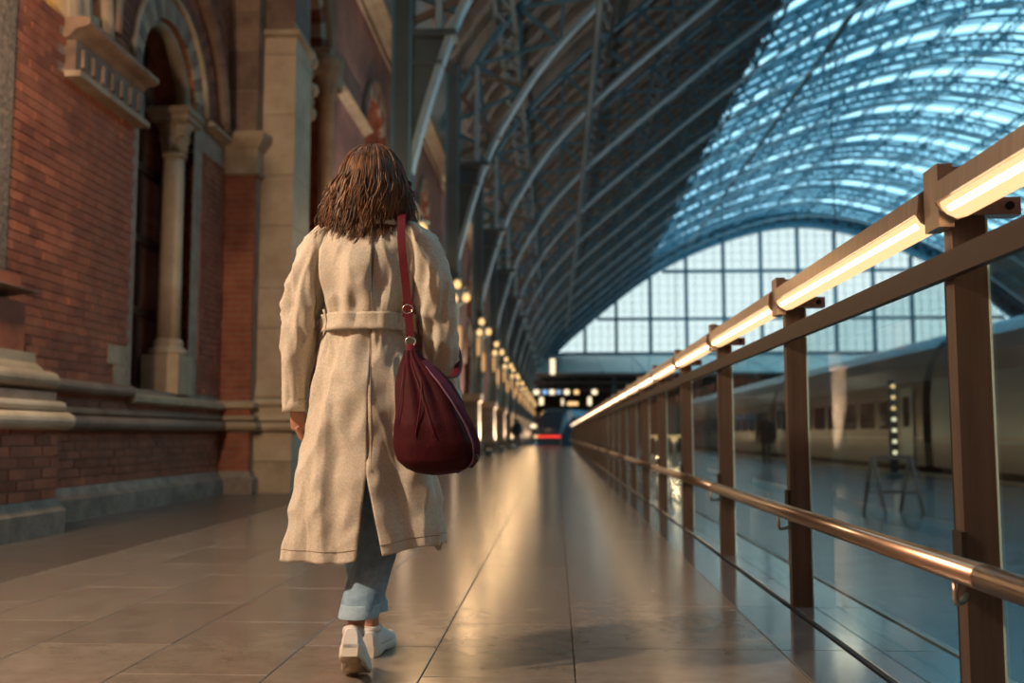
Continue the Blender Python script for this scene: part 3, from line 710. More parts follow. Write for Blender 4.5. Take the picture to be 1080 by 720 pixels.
# pale canopy and dark hall beneath the screen
cn = empty('ceiling_canopy', (0, 0, 0)); tag(cn, 'pale grey green canopy roof below the glass end screen', 'canopy', kind='structure')
M_can = mat('canopy_panel', (.58, .62, .60), .5, col2=(.66, .70, .67), scale=.6)
xx = -4.0
while xx < 66:
    MB().loft([[(xx, 112, 7.4), (xx + 4.6, 112, 7.4), (xx + 4.6, 112, 7.75), (xx, 112, 7.75)], [(xx, 132.5, 10.9), (xx + 4.6, 132.5, 10.9), (xx + 4.6, 132.5, 11.25), (xx, 132.5, 11.25)]]).build('canopy_panel', M_can, cn)
    MB().bar((xx + 4.65, 111.9, 7.6), (xx + 4.65, 132.5, 11.1), .14, .5).build('canopy_rib', M_bluelt, cn); xx += 4.7
for zz, yy in ((6.4, 112.5), (5.6, 113.5), (7.2, 111.9)): MB().box(-4.2, 66, yy, yy + .35, zz, zz + .4).build('canopy_beam', mat('brown_beam', (.10, .07, .055), .6), cn)
xx = -3
while xx < 64: MB().box(xx, xx + .4, 112.6, 113.0, -1.2, 7.4).build('canopy_column', M_iron, cn); xx += 9.4
tag(MB().box(-5.4, 70, 134.2, 134.6, -1.5, 11.5).build('wall_far', mat('dark_hall', (.035, .028, .024), .8, col2=(.06, .045, .035), scale=.5)), 'dark far wall under the canopy', 'wall', kind='structure')
def hall_lamp(px, z, y, dx, dz, m, label):
    o = empty('hall_lamp', (px, y, z))
    MB().box(-dx - .04, dx + .04, -.08, .02 + .1, -dz - .04 + dz, dz + .10).build('housing', M_iron, o)
    MB().box(-dx, dx, -.10, -.06, -dz, dz).build('diffuser', m, o)
    MB().tube([(0, .05, dz), (0, .05, 7.3 - z if z < 7 else 2.9)] + ([(0, .22, 7.3 - z)] if z < 7 else []), .02, 6).build('hanger', M_iron, o)
    tag(o, label, 'lamp', 'lamps hanging under the far canopy')
HL = [(-1.9, 4.9, .30, .26, M_bulbw), (-1.05, 4.9, .26, .22, emis('blue_sign', (.25, .5, .9), 1.2)), (-.35, 4.9, .28, .26, M_bulbw), (.30, 4.9, .26, .2, emis('blue_sign_pale', (.3, .5, .8), 1.0)), (1.13, 4.9, .28, .26, M_bulbw),
      (2.1, 4.9, .25, .22, M_bulb), (3.9, 4.9, .28, .26, M_bulbw), (-1.4, 4.0, .22, .42, M_bulbw), (.70, 3.9, .10, .36, M_bulbw), (1.72, 3.75, .6, .18, M_bulb), (3.4, 4.0, .2, .45, M_bulbw)]
for k, (px, z, dx, dz, m) in enumerate(HL):
    hall_lamp(px * 1.12, z * 1.12, 111.70, dx, dz, m, '%s small lit lamp panel from the wall, %s row under the far canopy' % (ORD[k if k < 7 else k - 7], 'upper' if k < 7 else 'lower'))
hall_lamp(-.3, 8.1, 107.9, .26, .85, M_bulbw, 'tall twin yellow lamp panel hanging alone below the glass screen')

# ================================================================== GLASS BALUSTRADE
bal = empty('glass_balustrade', (0, 0, 0)); tag(bal, 'long glass balustrade with bronze posts, steel handrail and glowing light bar', 'balustrade')
PS = 1.93; posts = [2.68 + PS * k for k in range(-4, 34)]
pm = MB().box(1.058, 1.145, -.016, .040, 0, 1.352).mesh('post', M_steelpost)
clampm = MB().loft([[(1.012, -.05, z), (1.052, -.05, z), (1.052, .05, z), (1.012, .05, z)] for z in (1.315, 1.485)]).box(1.052, 1.075, -.042, .03, 1.350, 1.478).mesh('clamp_block', M_steel)
armm = MB().box(1.052, 1.235, -.030, .022, 1.350, 1.398).mesh('bracket_arm', M_steel)
boltm = MB().tube([(0, -.037, 0), (0, -.028, 0)], .011, 12).mesh('bolt', M_black)
clip = MB().box(1.044, 1.058, -.03, .03, 0.45, 0.52).mesh('post_clip', M_bar)
brm = MB().tube([(.972, -.16, .415), (.972, -.16, .372), (.978, -.155, .360), (1.00, -.13, .358), (1.06, -.01, .358)], .0075, 8).mesh('rail_bracket', M_steel, True)
ln = PS - .13
covm = MB().prism([(.997, 1.376), (1.002, 1.430), (1.020, 1.442), (1.095, 1.442), (1.105, 1.430), (1.105, 1.38), (1.085, 1.345), (1.075, 1.345), (1.078, 1.374), (1.004, 1.374)], 'y', 0, ln).mesh('light_bar', M_steel)
capm = MB().prism([(.997, 1.374), (1.002, 1.430), (1.020, 1.442), (1.095, 1.442), (1.105, 1.430), (1.105, 1.38), (1.085, 1.340), (1.05, 1.328), (1.01, 1.352)], 'y', 0, .012).mesh('end_cap', M_steel)
difm = MB().prism([(1.006, 1.374), (1.008, 1.361), (1.022, 1.343), (1.047, 1.331), (1.075, 1.337), (1.077, 1.374)], 'y', .012, ln - .012).mesh('diffuser', M_tube, True)
corem = MB().tube([(1.0185, .05, 1.3525), (1.0185, ln - .05, 1.3525)], .0095, 8).mesh('tube_core', M_tube2, True)
glm = MB().box(1.152, 1.164, .225, PS + .205, 0.0, 1.275).mesh('glass_pane', M_glass)
edg = MB().box(1.146, 1.151, -.018, -.006, .0, 1.345).mesh('polished_edge', M_glassedge)
gsk = MB().box(1.150, 1.166, .206, .224, .0, 1.275).mesh('gasket', M_black)
for p in posts:
    po = obj('post', pm, bal, (0, p, 0))
    obj('bracket_arm', armm, po); obj('clamp_block', clampm, po)
    for bx in (1.085, 1.205): obj('bolt', boltm, po, (bx, 0, 1.374))
    obj('post_clip', clip, po); obj('polished_edge', edg, po)
    obj('rail_bracket', brm, bal, (0, p, 0))
    if p < posts[-1]:
        lb = obj('light_bar', covm, bal, (0, p + .065, 0))
        obj('diffuser', difm, lb); obj('tube_core', corem, lb); obj('end_cap', capm, lb); obj('end_cap', capm, lb, (0, ln - .012, 0))
        gp = obj('glass_pane', glm, bal, (0, p + .065, 0))
        obj('gasket', gsk, gp)
y0, y1 = posts[0], posts[-1]
MB().box(1.030, 1.056, y0, y1, 1.182, 1.250).build('top_bar', M_bar, bal)
MB().box(1.148, 1.170, y0, y1, 1.275, 1.287).build('glass_channel', M_black, bal)
hr = [y0] + [2.35 + 3.86 * k for k in range(0, 16)] + [y1]
for a, b in zip(hr, hr[1:]): MB().tube([(.972, a, .445), (.972, b - .003, .445)], .031, 24).build('handrail', M_rail, bal, True)

# ================================================================== TRAINS
M_tr_dk = mat('carriage_brown_grey', (.115, .085, .075), .28, .2, spec=.6)
M_tr_bl = mat('carriage_blue_grey', (.24, .33, .38), .3, .2, spec=.6)
M_tr_lt = mat('carriage_grey', (.30, .28, .265), .32, .3)
M_tr_rf = mat('carriage_roof', (.17, .26, .31), .22, .4)
M_win = mat('carriage_window', (.03, .018, .018), .06, spec=.9)
M_skirt = mat('carriage_skirt', (.035, .034, .034), .6)
lt_strip = emis('carriage_light', (1.0, .62, .3), .6)
half_sec = [(.18, -.95), (.05, -.62), (.0, -.1), (-.03, .55), (-.03, 1.7), (.02, 2.25), (.16, 2.75), (.40, 3.18), (.80, 3.50), (1.2, 3.66), (1.5, 3.70)]
def sect(i0, i1, x0=10.15, inset=0.0): return [(x0 + x + inset, z) for x, z in half_sec[i0:i1 + 1]]
def shell(i0, i1, y0, y1, m, name, parent, x0=10.15):
    P = sect(i0, i1, x0); Q = [(2 * (x0 + 1.5) - x, z) for x, z in P][::-1]
    MB().prism(P + Q, 'y', y0, y1).build(name, m, parent)
def carriage(y0, y1, lead, label, x0=10.15):
    t = empty('train_carriage', (0, 0, 0)); tag(t, label, 'train carriage', 'carriages of the train behind the glass')
    shell(0, 2, y0 + .5, y1 - .5, M_skirt, 'skirt', t, x0); shell(2, 3, y0, y1, M_tr_lt, 'lower_body', t, x0)
    shell(3, 5, y0, y1, M_tr_bl if lead else M_tr_dk, 'body_side', t, x0); shell(5, 7, y0, y1, M_tr_lt, 'cantrail', t, x0); shell(7, 10, y0, y1, M_tr_rf, 'roof', t, x0)
    MB().box(x0 - .045, x0 + .02, y0, y1, .62, .70).build('waist_stripe', M_tr_lt, t)
    if lead: return t
    y = y0 + 2.2
    while y < y1 - 2.6:
        wv = MB().box(x0 - .04, x0 + .02, y, y + 1.5, .95, 1.85).build('carriage_window', M_win, t)
        MB().box(x0 - .045, x0, y + .05, y + 1.45, 1.80, 1.84).build('window_frame', M_tr_lt, wv); y += 1.95
    for yy in (y0 + .7, y1 - 1.7):
        d = MB().box(x0 - .06, x0 + .02, yy, yy + 1.0, -.05, 2.1).build('carriage_door', M_tr_bl, t); MB().box(x0 - .07, x0 - .05, yy + .25, yy + .75, 1.0, 1.85).build('door_window', M_win, d)
    return t
carriage(6, 27.4, True, 'pale blue grey leading power car behind the glass')
for k in range(4): carriage(28.0 + 19.2 * k, 46.8 + 19.2 * k, False, 'dark brown train carriage behind the glass, %s after the blue grey power car' % ORD[k])

tb = empty('train', (-.55, 73.5, -.95), math.radians(-13)); tag(tb, 'dark train with red lit nose standing at the end of the walkway', 'train')
def tsec(y, sx, z0, z1, n=24):
    out = []
    for k in range(n):
        a = 2 * PI * k / n; c, s_ = math.cos(a), math.sin(a); e = .55
        out.append((1.42 * sx * math.copysign(abs(c) ** e, c), y, (z0 + z1) / 2 + (z1 - z0) / 2 * math.copysign(abs(s_) ** (.6 if s_ > 0 else .3), s_)))
    return out
M_tfront = mat('train_front_navy', (.035, .06, .085), .25, spec=.7)
M_tside = mat('train_side_blue', (.16, .28, .36), .22, .3)
MB().loft([tsec(0.0, .62, .5, 1.7), tsec(.25, .76, .42, 2.3), tsec(.8, .86, .35, 2.95), tsec(1.6, .95, .3, 3.4), tsec(3.0, 1.0, .3, 3.75)]).build('nose', M_tfront, tb, True)
MB().loft([tsec(3.0, 1.0, .3, 3.75), tsec(20, 1.0, .3, 3.75), tsec(42, 1.0, .3, 3.75)]).build('body', M_tside, tb, True)
MB().loft([[(x * .62, y - .02, z) for x, y, z in ((-1, .30, 1.75), (1, .30, 1.75), (1.25, .72, 2.75), (-1.25, .72, 2.75))], [(x * .62, y + .2, z) for x, y, z in ((-1, .30, 1.75), (1, .30, 1.75), (1.25, .72, 2.75), (-1.25, .72, 2.75))]]).build('windscreen', M_dkglass, tb)
MB().box(-.85, .9, -.03, .1, 1.50, 1.64).build('red_lamp_strip', M_bulbr, tb)
MB().lathe([(.02, -.1), (.13, -.06), (.15, 0), (.13, .06), (.02, .1)], (-.95, -.02, 1.57), 12).build('marker_lamp', M_bulb, tb, True)
MB().lathe([(.02, -.16), (.2, -.1), (.24, 0), (.2, .1), (.02, .16)], (-1.25, .55, 2.35), 12).build('head_lamp', M_bulbw, tb, True)
MB().box(-.9, .9, -.1, .6, .1, .45).build('coupler_skirt', M_skirt, tb)

# ================================================================== LAMPS on the wall and rib feet (lamps with their light; uplighters added for brightness; wall lanterns assumed, out of view)
def point(name, loc, power, col=WARM, r=.12, parent=None):
    d = bpy.data.lights.new(name, 'POINT'); d.energy = power; d.color = col; d.shadow_soft_size = r
    o = bpy.data.objects.new(name, d); COL.objects.link(o); o.location = loc
    if parent: o.parent = parent
    return o
globe = MB().lathe([(.02, -.12), (.06, -.10), (.10, -.05), (.105, 0), (.09, .06), (.05, .10), (.02, .12)], (0, 0, 0), 14).mesh('lamp_globe', M_bulb, True)
tallg = MB().lathe([(.02, -.34), (.05, -.30), (.06, 0), (.05, .30), (.02, .34)], (0, 0, 0), 12).mesh('tall_lamp_glass', emis('lamp_glass_dim', (1.0, .52, .2), .75), True)
capg = MB().lathe([(.15, 0), (.10, .05), (.03, .09), (.01, .16)], (0, 0, .12), 12).mesh('lamp_cap', M_iron, True)
def rib_lamp(k, yy):
    o = empty('wall_lamp', (-2.7, yy - .35, 3.2)); tag(o, 'warm multi globe wall lamp on the foot of the %s roof rib' % ORD[k], 'wall lamp', 'wall lamps down the arcade')
    MB().tube([(-.1, .2, 1.0), (.1, 0, 1.05), (.28, 0, 1.15)], .03, 8).build('bracket', M_iron, o, True)
    MB().tube([(.05, 0, .0), (.05, 0, 1.6)], .025, 8).build('stem', M_iron, o, True)
    for loc in ((.05, 0, 1.62), (.30, -.05, 1.25), (-.02, -.12, 1.22)):
        gl = obj('lamp_globe', globe, o, loc); obj('lamp_cap', capg, gl)
    for loc in ((-.06, -.1, .72), (.12, -.06, .15)): obj('tall_lamp_glass', tallg, o, loc)
    point('lamp_light', (.45, -.7, .9), 55 if k < 5 else 35, WARM, .25, o)
for k, yy in enumerate(RIB_Y): rib_lamp(k, yy)

upl = MB().lathe([(.10, 0), (.13, .04), (.13, .20), (.10, .22)], (0, 0, 0), 14).mesh('added_uplight', M_iron)
upg = MB().lathe([(.10, .222), (.02, .228)], (0, 0, 0), 14).mesh('added_uplight_glass', M_bulb)
for k, yy in enumerate(RIB_Y[:12]):  # uplighters added to brighten the ribs and roof boards
    o = empty('added_floor_uplight', (-2.42, yy + .3, 0.0)); tag(o, 'small dark added uplighter on the floor at the foot of the %s roof rib' % ORD[k], 'added_uplight', 'added uplighters at the rib feet')
    obj('housing', upl, o); obj('lens', upg, o)
    d = bpy.data.lights.new('added_uplight_beam', 'SPOT'); d.energy = UPW; d.color = (1.0, .88, .76); d.spot_size = math.radians(95); d.spot_blend = .7; d.shadow_soft_size = .1
    so = bpy.data.objects.new('added_uplight_beam', d); COL.objects.link(so); so.parent = o; so.location = (0, 0, .26); so.rotation_euler = (math.radians(180 - 6), math.radians(-8), 0)

def lantern(loc, power, label, spot=None):  # unseen lanterns, assumed as sources of the warm light from the left
    o = empty('assumed_wall_lantern', loc); tag(o, label, 'wall lantern')
    MB().box(-.42, -.36, -.10, .10, -.25, .30).build('back_plate', M_iron, o)
    MB().tube([(-.38, 0, .2), (-.2, 0, .34), (0, 0, .36), (0, 0, .26)], .022, 8).build('bracket', M_iron, o, True)
    MB().lathe([(.02, .30), (.10, .27), (.19, .20), (.20, .17)], (0, 0, 0), 8).build('lantern_roof', M_iron, o)
    MB().lathe([(.09, -.22), (.16, .16)], (0, 0, 0), 8).build('lantern_glass', M_bulb, o)
    for k in range(8):
        a = 2 * PI * (k + .5) / 8; MB().bar((.095 * math.cos(a), .095 * math.sin(a), -.23), (.168 * math.cos(a), .168 * math.sin(a), .17), .014).build('lantern_bar', M_iron, o)
    MB().lathe([(.02, -.30), (.06, -.27), (.10, -.22)], (0, 0, 0), 8).build('lantern_base', M_iron, o)
    point('assumed_lantern_light', (.32, 0, -.05), power, (1.0, .76, .52), .10, o)
lantern((-3.98, 1.35, 3.45), 950, 'assumed wall lantern out of view, high on the plain brick wall')  # assumed key light for the woman and her floor shadow, out of view
lantern((-3.9, 6.0, 3.6), 200, 'assumed wall lantern out of view, fixed to the near brick pier')  # assumed second lamp, out of view, to warm the left wall and piers

# ================================================================== PEOPLE
def skin(verts, edges, rad, root=0, sub=2):
    """grow a continuous surface round a skeleton; returns vertex and face lists"""
    me = bpy.data.meshes.new('skel'); me.from_pydata(verts, edges, []); o = bpy.data.objects.new('skel', me); COL.objects.link(o)
    md = o.modifiers.new('s', 'SKIN'); md.use_smooth_shade = True; md.branch_smoothing = .6
    for i, sv in enumerate(me.skin_vertices[0].data):
        r = rad[i]; sv.radius = r if isinstance(r, tuple) else (r, r); sv.use_root = (i == root)
    o.modifiers.new('d', 'SUBSURF').levels = sub
    dg = bpy.context.evaluated_depsgraph_get(); dg.update(); ev = o.evaluated_get(dg); m2 = ev.to_mesh()
    V = [tuple(v.co) for v in m2.vertices]; Fc = [tuple(p.vertices) for p in m2.polygons]
    ev.to_mesh_clear(); bpy.data.objects.remove(o); bpy.data.meshes.remove(me)
    return V, Fc
def head_geo(c, s=1.0, yaw=0.0):
    """a head with brow, nose, mouth, chin and ears, facing +Y"""
    V = []; Fs = []; nu, nv = 36, 28
    for j in range(nv + 1):
        v = PI * j / nv; zz = -math.cos(v)
        for i in range(nu):
            u = 2 * PI * i / nu; x = math.sin(v) * math.cos(u); y = math.sin(v) * math.sin(u)
            px, py, pz = .073 * x, .092 * y, .112 * zz
            if zz < 0: px *= 1 + .30 * zz * abs(zz); py = py * (1 + .12 * zz) + (.012 * -zz if y > 0 else .02 * zz * zz)
            if y > 0:
                fx, fz = px, pz
                py += .024 * math.exp(-(fx / .012) ** 2 - ((fz + .018) / .020) ** 2) + .010 * math.exp(-(fx / .009) ** 2 - ((fz - .005) / .03) ** 2)
                for sx in (-.031, .031): py -= .012 * math.exp(-((fx - sx) / .014) ** 2 - ((fz - .004) / .010) ** 2)
                py += .005 * math.exp(-((fz - .024) / .009) ** 2) * math.exp(-(fx / .05) ** 2)
                py += .006 * math.exp(-(fx / .022) ** 2 - ((fz + .052) / .007) ** 2) - .004 * math.exp(-(fx / .022) ** 2 - ((fz + .059) / .003) ** 2) + .005 * math.exp(-(fx / .018) ** 2 - ((fz + .066) / .006) ** 2)
                py += .008 * math.exp(-(fx / .02) ** 2 - ((fz + .095) / .015) ** 2)
            for sx in (-1, 1):
                d = math.exp(-((py + .008) / .016) ** 2 - ((pz + .004) / .028) ** 2)
                if px * sx > .03: px += sx * .020 * d
            V.append((c[0] + s * px, c[1] + s * py, c[2] + s * pz))
    for j in range(nv):
        for i in range(nu): Fs.append((j * nu + i, j * nu + (i + 1) % nu, (j + 1) * nu + (i + 1) % nu, (j + 1) * nu + i))
    return V, Fs
def hand_geo(w, d, side, fwd, curl=.5, s=1.0):
    """palm and five fingers. w: wrist, d: direction of the hand, side: towards the thumb, fwd: direction the palm faces"""
    w = Vector(w); d = Vector(d).normalized(); side = Vector(side).normalized(); fwd = Vector(fwd).normalized()
    mb = MB()
    V, Fs = skin([w, w + d * .035 * s, w + d * .075 * s, w + d * .09 * s], [(0, 1), (1, 2), (2, 3)], [(.022, .018), (.030, .014), (.036, .013), (.034, .012)], 0, 2); mb.add(V, Fs)
    for k, (o, L) in enumerate(((.027, .072), (.009, .080), (-.009, .075), (-.026, .058))):
        p = w + d * .085 * s + side * o * s; pts = [p - d * .02]; a = 0.0; q = p; dirv = d
        for seg, cu in ((.42, curl * .8), (.33, curl * 1.2), (.25, curl * .9)):
            a += cu; dirv = d * math.cos(a) + fwd * math.sin(a); q = q + dirv * L * seg * s; pts.append(q)
        V, Fs = skin(pts, [(0, 1), (1, 2), (2, 3)], [.0088, .0085, .0078, .0062], 0, 2); mb.add(V, Fs)
    p = w + d * .03 * s + side * .022 * s
    pts = [p, p + (d * .5 + side * .7 + fwd * .4).normalized() * .035, p + (d * .75 + side * .55 + fwd * .5).normalized() * .062, p + (d * .9 + side * .35 + fwd * .55).normalized() * .085]
    V, Fs = skin(pts, [(0, 1), (1, 2), (2, 3)], [.012, .0105, .0092, .0075], 0, 2); mb.add(V, Fs)
    return mb

M_skin = mat('skin', (.42, .20, .13), .5, col2=(.47, .24, .16), scale=20)
M_coat = mat('beige_linen', (.50, .445, .36), .9, col2=(.66, .60, .50), scale=170, bump=.3, bscale=700, detail=3, spec=.2)
M_jean = mat('light_denim', (.16, .275, .39), .8, col2=(.27, .41, .53), scale=25, bump=.3, bscale=400, detail=6)
M_jeanhem = mat('denim_hem', (.25, .38, .49), .8, col2=(.35, .49, .58), scale=60)
M_shoe = mat('white_leather', (.62, .60, .57), .5, col2=(.70, .68, .65), scale=20)
M_sole = mat('white_rubber_sole', (.62, .57, .48), .6)
M_solebt = mat('worn_outsole', (.30, .22, .13), .7, col2=(.44, .34, .22), scale=18)
M_hair = mat('brown_hair', (.030, .012, .006), .42, col2=(.25, .115, .048), scale=75, stretch=(1, 1, .10), spec=.4, detail=2)
M_bag = mat('burgundy_canvas', (.034, .0025, .005), .65, col2=(.055, .004, .008), scale=14, bump=.2, bscale=220, spec=.15)
M_strap = mat('burgundy_leather', (.085, .005, .011), .5, col2=(.11, .008, .015), scale=20, spec=.25)
M_plum = mat('plum_lining', (.055, .014, .034), .6, spec=.2)
M_chrome = mat('silver_metal', (.62, .58, .52), .22, 1.0)

WX, WY = -.625, 3.30
def sup(a, b, th, e=.85):
    s_, c = math.sin(th), math.cos(th)
    return a * math.copysign(abs(s_) ** e, s_), -b * math.copysign(abs(c) ** e, c)
def interp(tab, z):
    tab = sorted(tab)
    if z <= tab[0][0]: return tab[0][1:]
    for p, q in zip(tab, tab[1:]):
        if p[0] <= z <= q[0]:
            t = (z - p[0]) / (q[0] - p[0]); t = t * t * (3 - 2 * t) if len(p) > 9 else t
            return tuple(p[i] + (q[i] - p[i]) * t for i in range(1, len(p)))
    return tab[-1][1:]
woman = empty('person', (WX, WY, 0))
tag(woman, 'person seen from behind walking in a beige belted trench coat and light jeans', 'person')
# ---- body: legs, torso, arms as one skinned surface, plus head and hands in the same mesh
SKV = [((0, 0, .95), (.13, .10)), ((0, .0, 1.12), (.10, .08)), ((0, .0, 1.30), (.13, .085)), ((0, 0, 1.42), (.09, .06)), ((0, .01, 1.50), .045), ((0, .02, 1.56), .045),
       ((-.09, 0, .90), .085), ((-.058, .085, .50), .045), ((-.04, .20, .30), .034), ((-.032, .285, .12), .030), ((-.032, .30, .07), .03),
       ((.09, 0, .90), .085), ((.055, .025, .50), .045), ((.022, -.05, .32), .036), ((-.002, -.130, .20), .030), ((-.005, -.14, .13), .03),
       ((-.165, 0, 1.41), .05), ((-.222, -.01, 1.14), .038), ((-.250, .03, .90), .026), ((-.252, .035, .855), .024),
       ((.165, 0, 1.41), .05), ((.232, .0, 1.14), .038), ((.26, .10, .93), .026), ((.262, .12, .88), .024)]
SKE = [(0, 1), (1, 2), (2, 3), (3, 4), (4, 5), (0, 6), (6, 7), (7, 8), (8, 9), (9, 10), (0, 11), (11, 12), (12, 13), (13, 14), (14, 15), (2, 16), (16, 17), (17, 18), (18, 19), (2, 20), (20, 21), (21, 22), (22, 23)]
mb = MB(); mb.add(*skin([v for v, r in SKV], SKE, [r for v, r in SKV]))
mb.add(*head_geo((0, .035, 1.615)))
h1 = hand_geo((-.252, .035, .865), (.10, .35, -1), (.1, 1, .3), (1, .1, 0), .55); mb.add(h1.v, h1.f)
h2 = hand_geo((.262, .12, .89), (-.1, .3, -1), (-.1, 1, .3), (-1, .1, 0), .55); mb.add(h2.v, h2.f)
body = mb.build('body', M_skin, woman, True)

for sx in (-.030, .030):
    ey = MB().lathe([(.002, -.010), (.007, -.007), (.010, 0), (.007, .007), (.002, .010)], (sx, .105, 1.619), 12).build('eye', mat('eye_white', (.7, .68, .66), .3), woman, True)
    MB().lathe([(.0015, -.005), (.0045, -.002), (.0045, .002), (.0015, .005)], (sx, .1135, 1.619), 10).build('iris', M_black, ey, True)
    MB().tube([(sx - .016, .118, 1.634), (sx, .124, 1.639), (sx + .016, .118, 1.635)], .0025, 6).build('eyebrow', M_hair, woman, True)
MB().tube([(-.020, .122, 1.560), (0, .133, 1.557), (.020, .122, 1.560)], [.0015, .0045, .0015], 8).build('lips', mat('lips', (.36, .11, .09), .4), woman, True)

# ---- jeans
def limb(path, rads, n=28, wr=.004, seed=0, m=6):
    """a cloth tube along a path with wrinkles; path points (x,y,z) and (rx, ry) radii, rings stay level"""
    P = catmull([tuple(p) + tuple(r) for p, r in zip(path, rads)], m); rings = []
    for i, (x, y, z, rx, ry) in enumerate(P):
        ring = []
        for k in range(n):
            a = 2 * PI * k / n; d = 1 + wr / rx * (noise.noise(Vector((math.cos(a) * 1.6 + seed, math.sin(a) * 1.6, z * 16))) * 1.6 + noise.noise(Vector((math.cos(a) * 3, math.sin(a) * 3 + seed, z * 38))) * .8)
            ring.append((x + rx * d * math.cos(a), y + ry * d * math.sin(a), z))
        rings.append(ring)
    return rings
jn = MB()
jn.loft(limb([(.075, 0, .95), (.085, .02, .70), (.055, .02, .50), (.030, -.03, .36), (.008, -.095, .245), (.002, -.115, .205)], [(.08, .10), (.085, .09), (.072, .078), (.066, .07), (.062, .064), (.060, .062)], seed=3), cap=False)
jn.loft(limb([(-.075, 0, .95), (-.08, .04, .70), (-.058, .085, .50), (-.046, .165, .36), (-.036, .255, .20), (-.034, .275, .165)], [(.08, .10), (.085, .09), (.072, .078), (.064, .068), (.060, .062), (.058, .06)], seed=9), cap=False)
j = jn.build('jeans', M_jean, woman, True); md = j.modifiers.new('thick', 'SOLIDIFY'); md.thickness = .003
for pa, ra in (([(.0065, -.100, .238), (.003, -.112, .215), (.001, -.117, .198)], (.0640, .0660)), ([(-.035, .268, .188), (-.034, .275, .165), (-.034, .277, .150)], (.0625, .0645))):
    hm = MB(); hm.loft(limb(pa, [ra] * 3, wr=.001), cap=False); hmo = hm.build('rolled_hem', M_jeanhem, j, True); md = hmo.modifiers.new('thick', 'SOLIDIFY'); md.thickness = .005

# ---- shoes (local: heel at the origin, toe towards +Y)
def shoe(loc, pitch, rz):
    Mx = Matrix.Translation(loc) @ Matrix.Rotation(rz, 4, 'Z') @ Matrix.Rotation(pitch, 4, 'X')
    def tr(mb, name, m, par):
        mb.v = [tuple(Mx @ Vector(v)) for v in mb.v]; return mb.build(name, m, par, True)
    def outline(y):      # half width of the sole
        return interp([(0, .022), (.012, .030), (.04, .036), (.10, .034), (.15, .040), (.19, .046), (.225, .042), (.25, .030), (.262, .012)], y)[0]
    ys = [0, .006, .014, .03, .05, .08, .11, .14, .17, .195, .22, .24, .253, .262]
    def bend(y): return .035 * max(0, (y - .17) / .09) ** 2 if pitch else .012 * max(0, (y - .19) / .07) ** 2
    up = MB(); rings = []
    for y in ys:
        hw = outline(y) * .97; top = interp([(0, .085), (.02, .098), (.05, .088), (.085, .082), (.12, .092), (.15, .078), (.19, .062), (.235, .050), (.262, .036)], y)[0]
        r = []
        for k in range(17):
            a = PI * k / 16; r.append((hw * math.copysign(abs(math.cos(a)) ** .55, math.cos(a)), y, .026 + bend(y) + (top - .026) * math.sin(a) ** .75))
        rings.append(r)
    up.loft(rings)
    so = MB(); rings = []
    for y in ys:
        hw = outline(y) * 1.07; b = bend(y); z1 = .030 + b + (.008 if y < .07 else 0); arch = .007 * math.exp(-((y - .105) / .03) ** 2)
        rings.append([(-hw * .94, y, b + arch), (-hw, y, b + .008 + arch), (-hw, y, z1 - .004), (-hw * .96, y, z1), (hw * .96, y, z1), (hw, y, z1 - .004), (hw, y, b + .008 + arch), (hw * .94, y, b + arch)])
    so.loft(rings)
    u = tr(up, 'shoe', M_shoe, woman); s_ = tr(so, 'sole', M_sole, u)
    bt = MB(); rings = []
    for y in ys[1:-1]:
        hw = outline(y) * (.93 - .30 * math.exp(-((y - .105) / .035) ** 2)); b = bend(y) + .007 * math.exp(-((y - .105) / .03) ** 2)
        rings.append([(-hw, y, b - .003), (hw, y, b - .003), (hw, y, b + .004), (-hw, y, b + .004)])
    tr(bt.loft(rings), 'outsole', M_solebt, u)
    tr(MB().loft([[(-.010, .000 + .012 * t, .072 + .024 * t), (.010, .000 + .012 * t, .072 + .024 * t), (.010, .006 + .012 * t, .072 + .024 * t), (-.010, .006 + .012 * t, .072 + .024 * t)] for t in (0, .5, 1)]), 'heel_tab', mat('grey_tab', (.36, .33, .28), .6), u)
    cl = MB().lathe([(.040, .080), (.043, .090), (.041, .099), (.034, .096)], (0, .055, 0), 24); cl.v = [(x * .82, .055 + (y - .055) * 1.15, z) for x, y, z in cl.v]
    tr(cl, 'padded_collar', M_shoe, u)
    for k in range(4):
        y = .125 + .018 * k; z0 = interp([(.12, .096), (.19, .066)], y)[0]
        tr(MB().tube([(-.020, y, z0 - .010), (0, y + .003, z0 + .002), (.020, y, z0 - .010)], .0035, 6), 'lace', M_shoe, u)
    return u
shoe((-.004, -.222, .098), math.radians(-27), math.radians(4))
shoe((-.030, .205, .0), 0.0, math.radians(-6))

